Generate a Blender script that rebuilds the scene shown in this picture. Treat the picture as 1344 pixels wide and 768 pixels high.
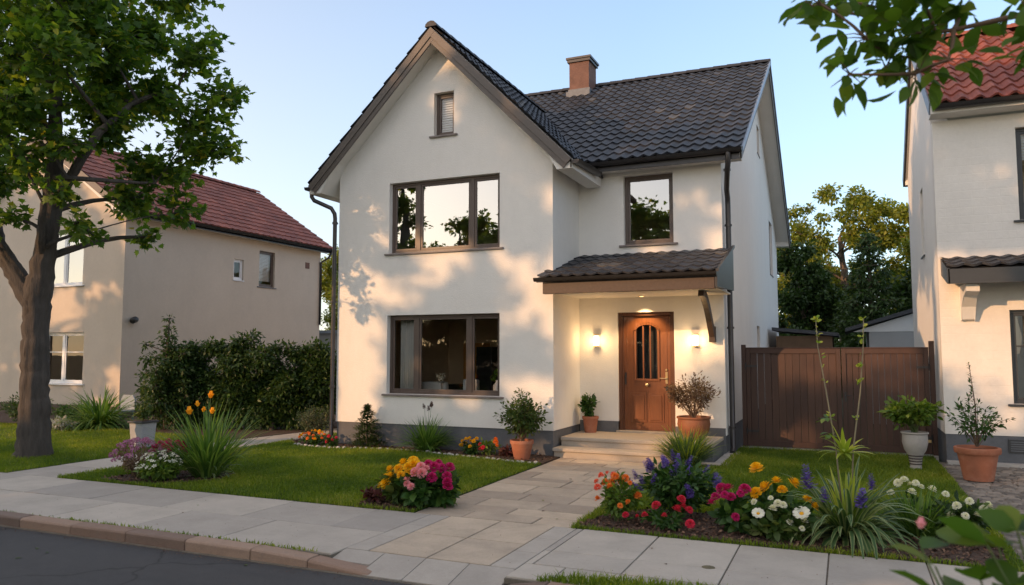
import bpy, math, random
import numpy as np
from mathutils import Vector, Matrix, geometry
R = math.radians
random.seed(11)
rng = np.random.default_rng(11)
for _o in list(bpy.data.objects): bpy.data.objects.remove(_o)
SC = bpy.context.scene
COL = SC.collection
# ------------------------------------------------------------------ camera, sky, sun, exposure
cam_d = bpy.data.cameras.new('camera'); cam = bpy.data.objects.new('camera', cam_d); COL.objects.link(cam)
cam.location = (0, 0, 1.95); cam.rotation_euler = (R(94.4), 0, R(23.6))
cam_d.sensor_width = 36; cam_d.lens = 26.79; cam_d.clip_start = .05; cam_d.clip_end = 2000
cam_d.dof.use_dof = True; cam_d.dof.focus_distance = 14.0; cam_d.dof.aperture_fstop = 2.8
SC.camera = cam
SUN_EL, SUN_AZ = R(14), R(215)          # direction towards the sun: azimuth clockwise from +Y
w = bpy.data.worlds.new('World'); SC.world = w; w.use_nodes = True
nt = w.node_tree; nt.nodes.clear()
sky = nt.nodes.new('ShaderNodeTexSky'); sky.sky_type = 'NISHITA'; sky.sun_disc = False
sky.sun_elevation = SUN_EL; sky.sun_rotation = SUN_AZ; sky.air_density = 1.0; sky.dust_density = .3; sky.ozone_density = 2.0
bg = nt.nodes.new('ShaderNodeBackground'); bg.inputs[1].default_value = .15
tcw = nt.nodes.new('ShaderNodeTexCoord'); sxyz = nt.nodes.new('ShaderNodeSeparateXYZ'); nt.links.new(tcw.outputs['Generated'], sxyz.inputs[0])
mr = nt.nodes.new('ShaderNodeValToRGB'); nt.links.new(sxyz.outputs[2], mr.inputs[0]); mr.color_ramp.elements.new(.48); mr.color_ramp.elements.new(.7)
for e_, (p_, v_) in zip(mr.color_ramp.elements, ((0, .72), (.48, .30), (.7, .55), (1, .65))): e_.position = p_; e_.color = (v_, v_, v_, 1)   # low haze; unseen zenith whitened to make the fill light less blue
mxw = nt.nodes.new('ShaderNodeMix'); mxw.data_type = 'RGBA'; nt.links.new(mr.outputs[0], mxw.inputs[0]); nt.links.new(sky.outputs[0], mxw.inputs[6])
dp = nt.nodes.new('ShaderNodeVectorMath'); dp.operation = 'DOT_PRODUCT'; nt.links.new(tcw.outputs['Generated'], dp.inputs[0]); dp.inputs[1].default_value = (math.sin(SUN_AZ), math.cos(SUN_AZ), 0)
hz = nt.nodes.new('ShaderNodeMapRange'); hz.inputs[1].default_value = -.6; hz.inputs[2].default_value = .9; nt.links.new(dp.outputs['Value'], hz.inputs[0])
hc_ = nt.nodes.new('ShaderNodeMix'); hc_.data_type = 'RGBA'; nt.links.new(hz.outputs[0], hc_.inputs[0]); hc_.inputs[6].default_value = (1.65, 1.9, 2.25, 1); hc_.inputs[7].default_value = (5.6, 4.3, 3.1, 1)
nt.links.new(hc_.outputs[2], mxw.inputs[7])   # thin evening haze, warmer towards the sun
wo = nt.nodes.new('ShaderNodeOutputWorld'); nt.links.new(mxw.outputs[2], bg.inputs[0]); nt.links.new(bg.outputs[0], wo.inputs[0])
sd = bpy.data.lights.new('sun', 'SUN'); sd.energy = 2.0; sd.angle = R(.5); sd.color = (.76, .43, .21)
sun = bpy.data.objects.new('sun', sd); COL.objects.link(sun)
_sdir = Vector((math.sin(SUN_AZ)*math.cos(SUN_EL), math.cos(SUN_AZ)*math.cos(SUN_EL), math.sin(SUN_EL)))
sun.rotation_euler = _sdir.to_track_quat('Z', 'Y').to_euler(); sun.location = (-20, -20, 20)
vs = SC.view_settings; vs.view_transform = 'Standard'; vs.look = 'None'; vs.exposure = 1.34; vs.gamma = 1; vs.use_curve_mapping = False
SC.render.engine = 'CYCLES'; SC.cycles.use_denoising = True; SC.cycles.max_bounces = 8; SC.cycles.transparent_max_bounces = 12
SC.cycles.sample_clamp_indirect = 4.0

# ------------------------------------------------------------------ materials
def _nodes(name):
    m = bpy.data.materials.new(name); m.use_nodes = True
    n = m.node_tree; n.nodes.clear()
    out = n.nodes.new('ShaderNodeOutputMaterial'); p = n.nodes.new('ShaderNodeBsdfPrincipled')
    n.links.new(p.outputs[0], out.inputs[0]); return m, n, p, out
def _mul(n, a, b):
    x = n.nodes.new('ShaderNodeMix'); x.data_type = 'RGBA'; x.blend_type = 'MULTIPLY'; x.inputs[0].default_value = 1
    n.links.new(a, x.inputs[6]); n.links.new(b, x.inputs[7]); return x.outputs[2]
def _noise(n, vec, scale, detail=4, rough=.6, stretch=None):
    t = n.nodes.new('ShaderNodeTexNoise'); t.inputs['Scale'].default_value = scale; t.inputs['Detail'].default_value = detail
    t.inputs['Roughness'].default_value = rough
    if stretch:
        mp = n.nodes.new('ShaderNodeMapping'); mp.inputs['Scale'].default_value = stretch; n.links.new(vec, mp.inputs[0]); vec = mp.outputs[0]
    n.links.new(vec, t.inputs[0]); return t.outputs[0]
def _ramp(n, fac, stops):
    r = n.nodes.new('ShaderNodeValToRGB'); n.links.new(fac, r.inputs[0])
    el = r.color_ramp.elements
    while len(el) < len(stops): el.new(.5)
    for e, (p, c) in zip(el, stops): e.position = p; e.color = tuple(c)+(1,) if len(c) == 3 else c
    return r.outputs[0]
def g3(v): return (v, v, v)
def mat(name, base, rough=.7, var=.12, vscale=1.5, stretch=None, bump=0, bscale=60, fine=None, tint=None, metal=0, spec=.5, bstretch=None, dirt=None, coat=0):
    """base colour with two octaves of wear; tint = list of ramp stops read from the mesh's own 'tint' (one value per tile, slab or leaf)"""
    m, n, p, out = _nodes(name)
    tc = n.nodes.new('ShaderNodeTexCoord'); geo = n.nodes.new('ShaderNodeNewGeometry'); vec = geo.outputs['Position']
    if tint:
        at = n.nodes.new('ShaderNodeAttribute'); at.attribute_name = 'tint'; col = _ramp(n, at.outputs['Fac'], tint)
    else:
        rgb = n.nodes.new('ShaderNodeRGB'); rgb.outputs[0].default_value = tuple(base)+(1,); col = rgb.outputs[0]
    if var:
        f = _noise(n, vec, vscale, 5, .65, stretch); col = _mul(n, col, _ramp(n, f, [(.25, g3(1-var)), (.75, g3(1+var))]))
        f2 = _noise(n, vec, vscale*14, 4, .7, stretch); col = _mul(n, col, _ramp(n, f2, [(.25, g3(1-var*.6)), (.75, g3(1+var*.6))]))
    if dirt:      # blotches and streaks of another colour
        amt, dcol, dsc, dst = dirt
        f3 = _noise(n, vec, dsc, 6, .7, dst); r3 = _ramp(n, f3, [(.48, g3(0)), (.72, g3(amt))])
        mx = n.nodes.new('ShaderNodeMix'); mx.data_type = 'RGBA'; n.links.new(r3, mx.inputs[0]); n.links.new(col, mx.inputs[6]); mx.inputs[7].default_value = tuple(dcol)+(1,)
        col = mx.outputs[2]
    n.links.new(col, p.inputs['Base Color'])
    p.inputs['Roughness'].default_value = rough; p.inputs['Metallic'].default_value = metal; p.inputs['Specular IOR Level'].default_value = spec
    p.inputs['Coat Weight'].default_value = coat
    if bump:
        b = n.nodes.new('ShaderNodeBump'); b.inputs['Strength'].default_value = bump; b.inputs['Distance'].default_value = .02
        n.links.new(_noise(n, vec, bscale, 5, .6, bstretch), b.inputs['Height']); n.links.new(b.outputs[0], p.inputs['Normal'])
    return m
def leafmat(name, stops, trans=.4, rough=.5, spec=.4):
    m, n, p, out = _nodes(name)
    at = n.nodes.new('ShaderNodeAttribute'); at.attribute_name = 'tint'; col = _ramp(n, at.outputs['Fac'], stops)
    n.links.new(col, p.inputs['Base Color']); p.inputs['Roughness'].default_value = rough; p.inputs['Specular IOR Level'].default_value = spec
    t = n.nodes.new('ShaderNodeBsdfTranslucent')
    br = n.nodes.new('ShaderNodeMix'); br.data_type = 'RGBA'; br.blend_type = 'MULTIPLY'; br.inputs[0].default_value = 1
    n.links.new(col, br.inputs[6]); br.inputs[7].default_value = (1.5, 1.5, .7, 1); n.links.new(br.outputs[2], t.inputs[0])
    mx = n.nodes.new('ShaderNodeMixShader'); mx.inputs[0].default_value = trans
    n.links.new(p.outputs[0], mx.inputs[1]); n.links.new(t.outputs[0], mx.inputs[2]); n.links.new(mx.outputs[0], out.inputs[0]); return m
def glassmat(name, refl=.3, tint=(.8, .85, .85)):
    m, n, p, out = _nodes(name); n.nodes.remove(p)
    tr = n.nodes.new('ShaderNodeBsdfTransparent'); tr.inputs[0].default_value = tuple(tint)+(1,)
    gl = n.nodes.new('ShaderNodeBsdfGlossy'); gl.inputs['Roughness'].default_value = .005; gl.inputs[0].default_value = (.95, .93, .92, 1)
    geo = n.nodes.new('ShaderNodeNewGeometry'); b = n.nodes.new('ShaderNodeBump'); b.inputs['Strength'].default_value = .07; b.inputs['Distance'].default_value = .02
    n.links.new(_noise(n, geo.outputs['Position'], 1.6, 1), b.inputs['Height']); n.links.new(b.outputs[0], gl.inputs['Normal'])
    fr = n.nodes.new('ShaderNodeFresnel'); fr.inputs[0].default_value = 1.5
    ad = n.nodes.new('ShaderNodeMath'); ad.use_clamp = True; ad.inputs[1].default_value = refl; n.links.new(fr.outputs[0], ad.inputs[0])
    mx = n.nodes.new('ShaderNodeMixShader'); n.links.new(ad.outputs[0], mx.inputs[0]); n.links.new(tr.outputs[0], mx.inputs[1]); n.links.new(gl.outputs[0], mx.inputs[2])
    n.links.new(mx.outputs[0], out.inputs[0]); return m
def emitmat(name, col, s):
    m, n, p, out = _nodes(name); p.inputs['Base Color'].default_value = tuple(col)+(1,); p.inputs['Emission Color'].default_value = tuple(col)+(1,); p.inputs['Emission Strength'].default_value = s; return m

M = {}
M['stucco'] = mat('white_stucco', (.77, .74, .69), .9, .035, .7, bump=.35, bscale=45, dirt=(.09, (.50, .46, .40), 1.3, (1.6, 1.6, .3)))
M['soffit'] = mat('soffit_paint', (.70, .67, .62), .8, .04, 2, bump=.1, bscale=30)
M['plinth'] = mat('plinth_grey', (.115, .12, .13), .85, .15, 2, bump=.3, bscale=50, dirt=(.25, (.20, .19, .17), 2, None))
M['fascia'] = mat('fascia_brown', (.105, .088, .076), .55, .12, 3, stretch=(1, 1, 8), bump=.1)
M['gutter'] = mat('gutter_metal', (.045, .042, .042), .38, .15, 4, metal=.5)
M['pipe'] = mat('pipe_metal', (.06, .055, .055), .35, .15, 3, metal=.5)
M['frame'] = mat('window_frame', (.095, .068, .055), .42, .12, 6, stretch=(1, 1, .2))
M['sill'] = mat('sill_stone', (.20, .17, .155), .6, .15, 5, bump=.15)
M['zinc'] = mat('zinc', (.26, .30, .36), .5, .15, 4, metal=.5)
M['dark_tile'] = mat('dark_tile', (0, 0, 0), .55, .25, 3, bump=.25, bscale=70, tint=[(0, (.014, .016, .022)), (.6, (.027, .030, .039)), (.93, (.045, .048, .058)), (1, (.085, .08, .075))], spec=.4, dirt=(.3, (.075, .08, .08), 2.5, None))
M['red_tile'] = mat('red_tile', (0, 0, 0), .75, .22, 3, bump=.3, bscale=60, tint=[(0, (.13, .034, .026)), (.5, (.22, .055, .038)), (1, (.33, .10, .065))], dirt=(.4, (.10, .06, .045), 2.2, None))
M['left_tile'] = mat('left_tile', (0, 0, 0), .75, .2, 2, bump=.25, bscale=60, tint=[(0, (.14, .04, .03)), (.5, (.20, .058, .04)), (1, (.27, .085, .058))], dirt=(.3, (.11, .06, .05), 1.5, None))
M['slate'] = M['dark_tile']
M['gutter_lead'] = mat('lead', (.13, .14, .155), .6, .2, 5)
M['brick'] = mat('chimney_brick', (.15, .08, .06), .85, .25, 6, bump=.3, bscale=30, dirt=(.4, (.16, .08, .06), 4, (1, 1, 4)))
M['left_stucco'] = mat('left_stucco', (.54, .46, .375), .9, .06, .8, bump=.35, bscale=40, dirt=(.18, (.34, .29, .24), .7, (1, 1, .4)))
M['white_pvc'] = mat('white_pvc', (.72, .73, .74), .4, .04, 3)
M['white_paint'] = mat('white_paint', (.72, .70, .66), .7, .05, 2, bump=.1)
M['glass'] = glassmat('glass', .30)
M['glass_low'] = glassmat('glass_low', .02, (.95, .96, .95))
M['wood'] = mat('door_wood', (.155, .050, .015), .38, .22, 3, stretch=(10, 10, .7), bump=.08, bscale=50, bstretch=(8, 8, .5), coat=.25)
M['wood_edge'] = mat('door_frame_wood', (.10, .036, .015), .4, .2, 3, stretch=(10, 10, .7), coat=.2)
M['timber'] = mat('timber', (.06, .036, .024), .55, .22, 4, stretch=(6, 1, 6), bump=.1)
M['gate'] = mat('gate_board', (0, 0, 0), .55, .2, 3, stretch=(9, 9, .6), bump=.12, bscale=40, bstretch=(9, 9, .5), tint=[(0, (.042, .0165, .010)), (1, (.066, .028, .016))])
M['brass'] = mat('brass', (.65, .50, .28), .3, .1, 8, metal=.9)
M['black'] = mat('black_metal', (.02, .02, .022), .4, .1, 8)
M['step'] = mat('step_stone', (.42, .36, .29), .8, .14, 3, bump=.25, bscale=40, dirt=(.3, (.24, .20, .16), 3, None))
M['concrete'] = mat('concrete', (.40, .38, .35), .85, .12, 3, bump=.25, bscale=60)
M['slab'] = mat('paving_slab', (0, 0, 0), .85, .10, 2.2, bump=.3, bscale=70, tint=[(0, (.33, .30, .265)), (.5, (.40, .36, .31)), (1, (.47, .42, .355))], dirt=(.32, (.24, .215, .18), 1.7, None))
M['flag'] = mat('flagstone', (0, 0, 0), .82, .14, 2.5, bump=.35, bscale=45, tint=[(0, (.33, .27, .21)), (.5, (.43, .35, .265)), (1, (.51, .415, .31))], dirt=(.4, (.22, .185, .15), 2.3, None))
M['kerb'] = mat('kerb_stone', (0, 0, 0), .8, .2, 5, bump=.5, bscale=30, tint=[(0, (.17, .12, .095)), (.5, (.27, .175, .125)), (1, (.36, .25, .18))], dirt=(.5, (.12, .10, .085), 5, None))
M['cobble'] = mat('cobble', (0, 0, 0), .8, .2, 4, bump=.5, bscale=40, tint=[(0, (.10, .09, .08)), (.5, (.19, .165, .14)), (1, (.27, .23, .19))])
M['joint'] = mat('joint_sand', (.15, .13, .10), .95, .3, 6, bump=.5, bscale=60)
M['soil'] = mat('soil', (.075, .045, .03), .95, .45, 6, bump=.9, bscale=35, dirt=(.5, (.03, .02, .014), 9, None))
M['chip'] = mat('bark_chip', (0, 0, 0), .9, .2, 10, tint=[(0, (.035, .018, .012)), (.6, (.10, .05, .03)), (1, (.22, .13, .08))])
M['pebble'] = mat('pebble', (.42, .40, .37), .8, .25, 8, bump=.2)
M['terracotta'] = mat('terracotta', (.34, .12, .062), .75, .16, 5, bump=.15, bscale=30, dirt=(.3, (.42, .26, .18), 5, None))
M['terracotta_dark'] = mat('terracotta_dark', (.24, .085, .035), .6, .2, 6, bump=.15)
M['urn'] = mat('urn_glaze', (.40, .37, .34), .5, .14, 5, bump=.1)
M['urn_dark'] = mat('urn_band', (.07, .055, .05), .5, .14, 5)
M['bark'] = mat('bark', (.068, .058, .049), .95, .4, 2.5, stretch=(5, 5, .8), bump=1.0, bscale=14, bstretch=(3, 3, .5), dirt=(.45, (.10, .08, .065), 4, (4, 4, .8)))
M['bark_light'] = mat('bark_light', (.13, .10, .075), .9, .3, 3, stretch=(5, 5, 1), bump=.6, bscale=20)
M['stalk_pale'] = mat('pale_stalk', (.24, .20, .12), .8, .15, 6)
M['stem'] = mat('stem', (.09, .13, .035), .7, .2, 6)
M['stem_brown'] = mat('stem_brown', (.13, .08, .05), .8, .2, 6)
def greens(d, k=1.0): return [(0, (.018*k, .045*k, .010*k)), (.5, (.04*k, .09*k, .016*k)), (1, (d[0], d[1], d[2]))]
M['maple'] = leafmat('maple_leaf', [(0, (.03, .08, .014)), (.5, (.085, .16, .02)), (.8, (.18, .25, .026)), (1, (.48, .40, .04))], .55)
M['oak'] = leafmat('oak_leaf', [(0, (.09, .13, .018)), (.6, (.21, .24, .03)), (1, (.36, .33, .045))], .4)
M['back_leaf'] = leafmat('back_leaf', [(0, (.03, .06, .012)), (.6, (.075, .115, .02)), (1, (.15, .18, .03))], .3)
M['dark_leaf'] = leafmat('evergreen_leaf', [(0, (.02, .046, .014)), (.7, (.048, .092, .022)), (1, (.10, .15, .034))], .3)
M['hedge_leaf'] = leafmat('hedge_leaf', [(0, (.018, .045, .011)), (.7, (.045, .09, .017)), (1, (.11, .16, .03))], .25)
M['branch_leaf'] = leafmat('branch_leaf', [(0, (.045, .105, .014)), (.6, (.085, .16, .02)), (1, (.20, .25, .03))], .55)
M['shrub_leaf'] = leafmat('shrub_leaf', [(0, (.03, .065, .014)), (.6, (.07, .115, .022)), (1, (.16, .18, .045))], .3)
M['lime_leaf'] = leafmat('lime_leaf', [(0, (.05, .11, .014)), (.6, (.11, .19, .022)), (1, (.24, .30, .04))], .35)
M['red_leaf'] = leafmat('reddish_leaf', [(0, (.10, .05, .035)), (.6, (.17, .11, .07)), (1, (.26, .20, .12))], .3)
M['olive_leaf'] = leafmat('olive_leaf', [(0, (.05, .065, .03)), (.6, (.10, .12, .05)), (1, (.18, .19, .09))], .25)
M['mid_leaf'] = leafmat('mid_leaf', [(0, (.016, .05, .010)), (.6, (.04, .10, .018)), (1, (.10, .18, .03))], .3)
M['heuchera'] = leafmat('heuchera_leaf', [(0, (.05, .015, .015)), (1, (.16, .05, .045))], .2)
M['silver_leaf'] = leafmat('silver_leaf', [(0, (.22, .24, .22)), (1, (.5, .5, .47))], .2)
M['blade'] = leafmat('grass_blade', [(0, (.06, .12, .01)), (.5, (.145, .215, .015)), (.85, (.25, .30, .025)), (1, (.38, .34, .09))], .45)
M['strap'] = leafmat('strap_leaf', [(0, (.045, .11, .022)), (.5, (.10, .20, .035)), (1, (.22, .32, .07))], .35)
M['varieg'] = leafmat('variegated_leaf', [(0, (.035, .085, .03)), (.5, (.08, .15, .05)), (.75, (.30, .34, .15)), (1, (.52, .50, .28))], .35)
M['yellow_leaf'] = leafmat('yellow_leaf', [(0, (.16, .26, .03)), (.6, (.36, .42, .05)), (1, (.55, .52, .10))], .4)
def petal(name, a, b, tr=.3): M[name] = leafmat(name, [(0, a), (1, b)], tr, .6, .2)
petal('petal_yellow', (.70, .36, .008), (.90, .58, .02)); petal('petal_orange', (.72, .17, .02), (.85, .32, .08)); petal('petal_white', (.66, .65, .58), (.82, .80, .72))
petal('petal_pink', (.72, .25, .32), (.82, .45, .50)); petal('petal_magenta', (.38, .012, .10), (.60, .03, .19)); petal('petal_purple', (.09, .05, .30), (.22, .15, .52))
petal('petal_mauve', (.33, .10, .27), (.55, .27, .45)); petal('petal_red', (.50, .02, .05), (.70, .05, .10)); petal('petal_coral', (.72, .10, .07), (.85, .28, .18)); petal('petal_amber', (.82, .36, .01), (.92, .52, .03))

# ------------------------------------------------------------------ mesh helpers
def wloc(o):
    v = Vector((0, 0, 0))
    while o: v += o.location; o = o.parent
    return v
def RZ(loc, deg=0): return Matrix.Translation(loc) @ Matrix.Rotation(R(deg), 4, 'Z')
class MB:
    def __init__(s, M4=None): s.v = []; s.f = []; s.t = []; s.M = M4; s.tint = .5
    def add(s, vs, fs):
        b = len(s.v)
        for p in vs:
            p = Vector(p); s.v.append(tuple(s.M @ p) if s.M else tuple(p)); s.t.append(s.tint)
        for f in fs: s.f.append(tuple(i+b for i in f))
        return s
    def box(s, x0, x1, y0, y1, z0, z1):
        return s.add([(x0, y0, z0), (x1, y0, z0), (x1, y1, z0), (x0, y1, z0), (x0, y0, z1), (x1, y0, z1), (x1, y1, z1), (x0, y1, z1)],
                     [(0, 3, 2, 1), (4, 5, 6, 7), (0, 1, 5, 4), (1, 2, 6, 5), (2, 3, 7, 6), (3, 0, 4, 7)])
    def obox(s, p0, p1, side, w_, up, h_, up0=0):
        """beam p0->p1, width w_ centred along side, from up0 to up0+h_ along up"""
        p0, p1, a, u = Vector(p0), Vector(p1), Vector(side).normalized(), Vector(up).normalized(); vs = []
        for p in (p0, p1):
            for (i, j) in ((-.5, up0), (.5, up0), (.5, up0+h_), (-.5, up0+h_)): vs.append(p+a*w_*i+u*j)
        return s.add(vs, [(0, 1, 2, 3), (7, 6, 5, 4), (0, 4, 5, 1), (1, 5, 6, 2), (2, 6, 7, 3), (3, 7, 4, 0)])
    def prism(s, poly, y0, y1, holes=()):
        """polygon in local x,z (with holes) extruded from y0 to y1"""
        loops = [list(poly)] + [list(h) for h in holes]; flat = [p for l in loops for p in l]; n = len(flat)
        tr = geometry.tessellate_polygon([[Vector((a, b, 0)) for a, b in l] for l in loops])
        vs = [(a, y0, b) for a, b in flat]+[(a, y1, b) for a, b in flat]; fs = []
        for t in tr:
            t = tuple(t); fs.append(t); fs.append(tuple(i+n for i in reversed(t)))
        k = 0
        for l in loops:
            m = len(l)
            for i in range(m): fs.append((k+i, k+(i+1) % m, k+n+(i+1) % m, k+n+i))
            k += m
        return s.add(vs, fs)
    def tube(s, pts, rad, n=8, cap=True, ridge=0):
        pts = [Vector(p) for p in pts]
        if not hasattr(rad, '__len__'): rad = [rad]*len(pts)
        vs = []; fs = []; ref = None
        for i, p in enumerate(pts):
            d = (pts[min(i+1, len(pts)-1)]-pts[max(i-1, 0)])
            if d.length < 1e-9: d = Vector((0, 0, 1))
            d.normalize()
            if ref is None: ref = Vector((1, 0, 0)) if abs(d.x) < .8 else Vector((0, 1, 0))
            a = (ref - d*ref.dot(d)).normalized(); ref = a; b = d.cross(a)
            for k in range(n):
                th = 2*math.pi*k/n; q_ = 1+ridge*(math.sin(th*9+p.z*1.7+2*math.sin(p.z*2.1))*.5+math.sin(th*16-p.z*2.6+3*math.sin(p.z*1.3+th))*.35+random.uniform(-.5, .5)) if ridge else 1; vs.append(p+(a*math.cos(th)+b*math.sin(th))*rad[i]*q_)
        for i in range(len(pts)-1):
            for k in range(n): fs.append((i*n+k, i*n+(k+1) % n, (i+1)*n+(k+1) % n, (i+1)*n+k))
        if cap: fs.append(tuple(range(n-1, -1, -1))); fs.append(tuple((len(pts)-1)*n+k for k in range(n)))
        return s.add(vs, fs)
    def lathe(s, prof, n=28, c=(0, 0, 0)):
        vs = []; fs = []; m = len(prof)
        for r_, z in prof:
            for k in range(n):
                th = 2*math.pi*k/n; vs.append((c[0]+r_*math.cos(th), c[1]+r_*math.sin(th), c[2]+z))
        for i in range(m-1):
            for k in range(n): fs.append((i*n+k, i*n+(k+1) % n, (i+1)*n+(k+1) % n, (i+1)*n+k))
        return s.add(vs, fs)
    def slab(s, poly, z0, z1, ch=.006):
        """paving unit with a chamfered top edge"""
        c = Vector((sum(p[0] for p in poly)/len(poly), sum(p[1] for p in poly)/len(poly))); n = len(poly); vs = []
        for (z, k) in ((z0, 0), (z1-ch, 0), (z1, ch)):
            for p in poly:
                q = Vector((p[0], p[1])); d = (c-q); q = q+d.normalized()*k*1.4 if k else q; vs.append((q.x, q.y, z))
        fs = [tuple(2*n+i for i in range(n))]
        for a in (0, 1):
            for i in range(n): fs.append((a*n+i, a*n+(i+1) % n, (a+1)*n+(i+1) % n, (a+1)*n+i))
        return s.add(vs, fs)
    def build(s, name, m, parent=None, smooth=False, bevel=0, autosm=None):
        off = wloc(parent) if parent else Vector((0, 0, 0))
        me = bpy.data.meshes.new(name)
        me.from_pydata([(a-off.x, b-off.y, c-off.z) for a, b, c in s.v], [], s.f); me.update()
        at = me.attributes.new('tint', 'FLOAT', 'POINT'); at.data.foreach_set('value', s.t)
        me.materials.append(M[m] if isinstance(m, str) else m)
        if smooth: me.shade_smooth()
        o = bpy.data.objects.new(name, me); COL.objects.link(o)
        if parent: o.parent = parent
        if bevel:
            b = o.modifiers.new('bevel', 'BEVEL'); b.width = bevel; b.segments = 2; b.limit_method = 'ANGLE'; b.angle_limit = R(40)
        if autosm: me.set_sharp_from_angle(angle=R(autosm))
        return o
def thing(name, label, cat, loc=(0, 0, 0), group=None):
    o = bpy.data.objects.new(name, None); o.empty_display_size = .2; COL.objects.link(o); o.location = loc
    o['label'] = label; o['category'] = cat
    if group: o['group'] = group
    return o
def tag(o, label, cat, group=None):
    o['label'] = label; o['category'] = cat
    if group: o['group'] = group
    return o
def struct(o): o['kind'] = 'structure'; return o
def stuff(o, label=None, cat=None):
    o['kind'] = 'stuff'
    if label: o['label'] = label; o['category'] = cat
    return o
def kids(o): return [c for c in bpy.data.objects if c.parent == o]
def copy_tree(o, parent=None):
    c = o.copy(); COL.objects.link(c); c.parent = parent
    for ch in kids(o): copy_tree(ch, c)
    return c
def npmesh(name, V, F, m, parent=None, tint=None, smooth=False):
    """V (n,3), F (k,3) triangles -> object; V in the frame of parent"""
    me = bpy.data.meshes.new(name); V = np.ascontiguousarray(V, np.float32); F = np.ascontiguousarray(F, np.int32)
    me.vertices.add(len(V)); me.vertices.foreach_set('co', V.ravel())
    me.loops.add(F.size); me.loops.foreach_set('vertex_index', F.ravel())
    me.polygons.add(len(F)); me.polygons.foreach_set('loop_start', np.arange(0, F.size, 3, dtype=np.int32))
    try: me.polygons.foreach_set('loop_total', np.full(len(F), 3, np.int32))
    except Exception: pass
    if smooth: me.polygons.foreach_set('use_smooth', np.ones(len(F), bool))
    me.update(calc_edges=True)
    at = me.attributes.new('tint', 'FLOAT', 'POINT')
    at.data.foreach_set('value', np.ascontiguousarray(tint if tint is not None else np.full(len(V), .5), np.float32))
    me.materials.append(M[m] if isinstance(m, str) else m)
    o = bpy.data.objects.new(name, me); COL.objects.link(o)
    if parent: o.parent = parent
    return o
# leaf outlines: x across, y from stalk to tip, z up
T = {}
T['leaf'] = ([(0, 0, 0), (-.22, .38, .05), (0, .45, 0), (.22, .38, .05), (0, 1, -.1)], [(0, 2, 1), (0, 3, 2), (1, 2, 4), (2, 3, 4)])
T['oval'] = ([(0, 0, 0), (-.2, .2, .05), (-.3, .5, .07), (-.2, .8, .02), (0, 1.05, -.12), (.2, .8, .02), (.3, .5, .07), (.2, .2, .05), (0, .35, 0), (0, .7, -.03)],
             [(0, 8, 1), (1, 8, 2), (2, 8, 9), (2, 9, 3), (3, 9, 4), (4, 9, 5), (5, 9, 6), (6, 9, 8), (6, 8, 7), (7, 8, 0)])
T['needle'] = ([(-.06, 0, 0), (.06, 0, 0), (0, 1, -.05)], [(0, 1, 2)])
T['diamond'] = ([(0, 0, 0), (-.32, .5, .06), (.32, .5, .06), (0, 1, -.06)], [(0, 2, 1), (1, 2, 3)])
_o = [(0, 0), (-.22, .04), (-.5, -.02), (-.40, .17), (-.62, .42), (-.34, .40), (-.30, .62), (-.15, .60), (0, 1.0), (.15, .60), (.30, .62), (.34, .40), (.62, .42), (.40, .17), (.5, -.02), (.22, .04)]
T['maple'] = ([(a, b, -.13*abs(a)-.05*b*b) for a, b in _o]+[(0, .28, .04)], [(i, (i+1) % 16, 16) for i in range(16)])
T['petal'] = ([(0, 0, 0), (-.28, .5, .08), (-.2, .95, 0), (.2, .95, 0), (.28, .5, .08)], [(0, 4, 1), (1, 4, 3), (1, 3, 2)])
def unit(a): return a/np.maximum(np.linalg.norm(a, axis=-1, keepdims=True), 1e-9)
def leafverts(P, D, N, S, tm, tint):
    tv, tf = T[tm]; tv = np.array(tv); tf = np.array(tf); n = len(P)
    D = unit(D); X = unit(np.cross(D, N)); Z = np.cross(X, D); S = np.asarray(S).reshape(-1, 1, 1)*np.ones((n, 1, 1))
    V = P[:, None, :] + S*(X[:, None, :]*tv[None, :, 0:1]+D[:, None, :]*tv[None, :, 1:2]+Z[:, None, :]*tv[None, :, 2:3])
    F = tf[None]+(np.arange(n)*len(tv))[:, None, None]
    return V.reshape(-1, 3), F.reshape(-1, 3), np.repeat(tint, len(tv))
def leaves(name, P, D, N, S, tm, m, parent=None, tint=None):
    if tint is None: tint = rng.random(len(P))
    V, F, t = leafverts(P, D, N, S, tm, tint); return npmesh(name, V, F, m, parent, t)
def rdir(n): return unit(rng.normal(size=(n, 3)))

# ------------------------------------------------------------------ ground, road, pavements
def inpoly(x, y, poly):
    c = np.zeros(len(x), bool); n = len(poly)
    for i in range(n):
        x0, y0 = poly[i]; x1, y1 = poly[(i+1) % n]
        m = ((y0 > y) != (y1 > y)) & (x < (x1-x0)*(y-y0)/((y1-y0) if y1 != y0 else 1e-9)+x0); c ^= m
    return c
def sheet(name, m, poly, z, kind=True):
    mb = MB(); mb.prism([(a, b) for a, b in poly], 0, .05)
    mb.v = [(x, z_, z - y) for x, y, z_ in mb.v]
    o = mb.build(name, m)
    if kind: struct(o)
    return o
M['earth'] = mat('earth', (.045, .055, .022), .95, .35, .3, bump=.6, bscale=8)
M['asphalt'] = mat('asphalt', (.050, .050, .053), .82, .16, .6, bump=.7, bscale=130, dirt=(.3, (.085, .08, .076), .5, (.25, 2.5, 1)))
n = M['asphalt'].node_tree; pb = [x for x in n.nodes if x.type == 'BSDF_PRINCIPLED'][0]; geo = n.nodes.new('ShaderNodeNewGeometry'); vo = n.nodes.new('ShaderNodeTexVoronoi'); vo.feature = 'DISTANCE_TO_EDGE'; vo.inputs['Scale'].default_value = .55
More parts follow.
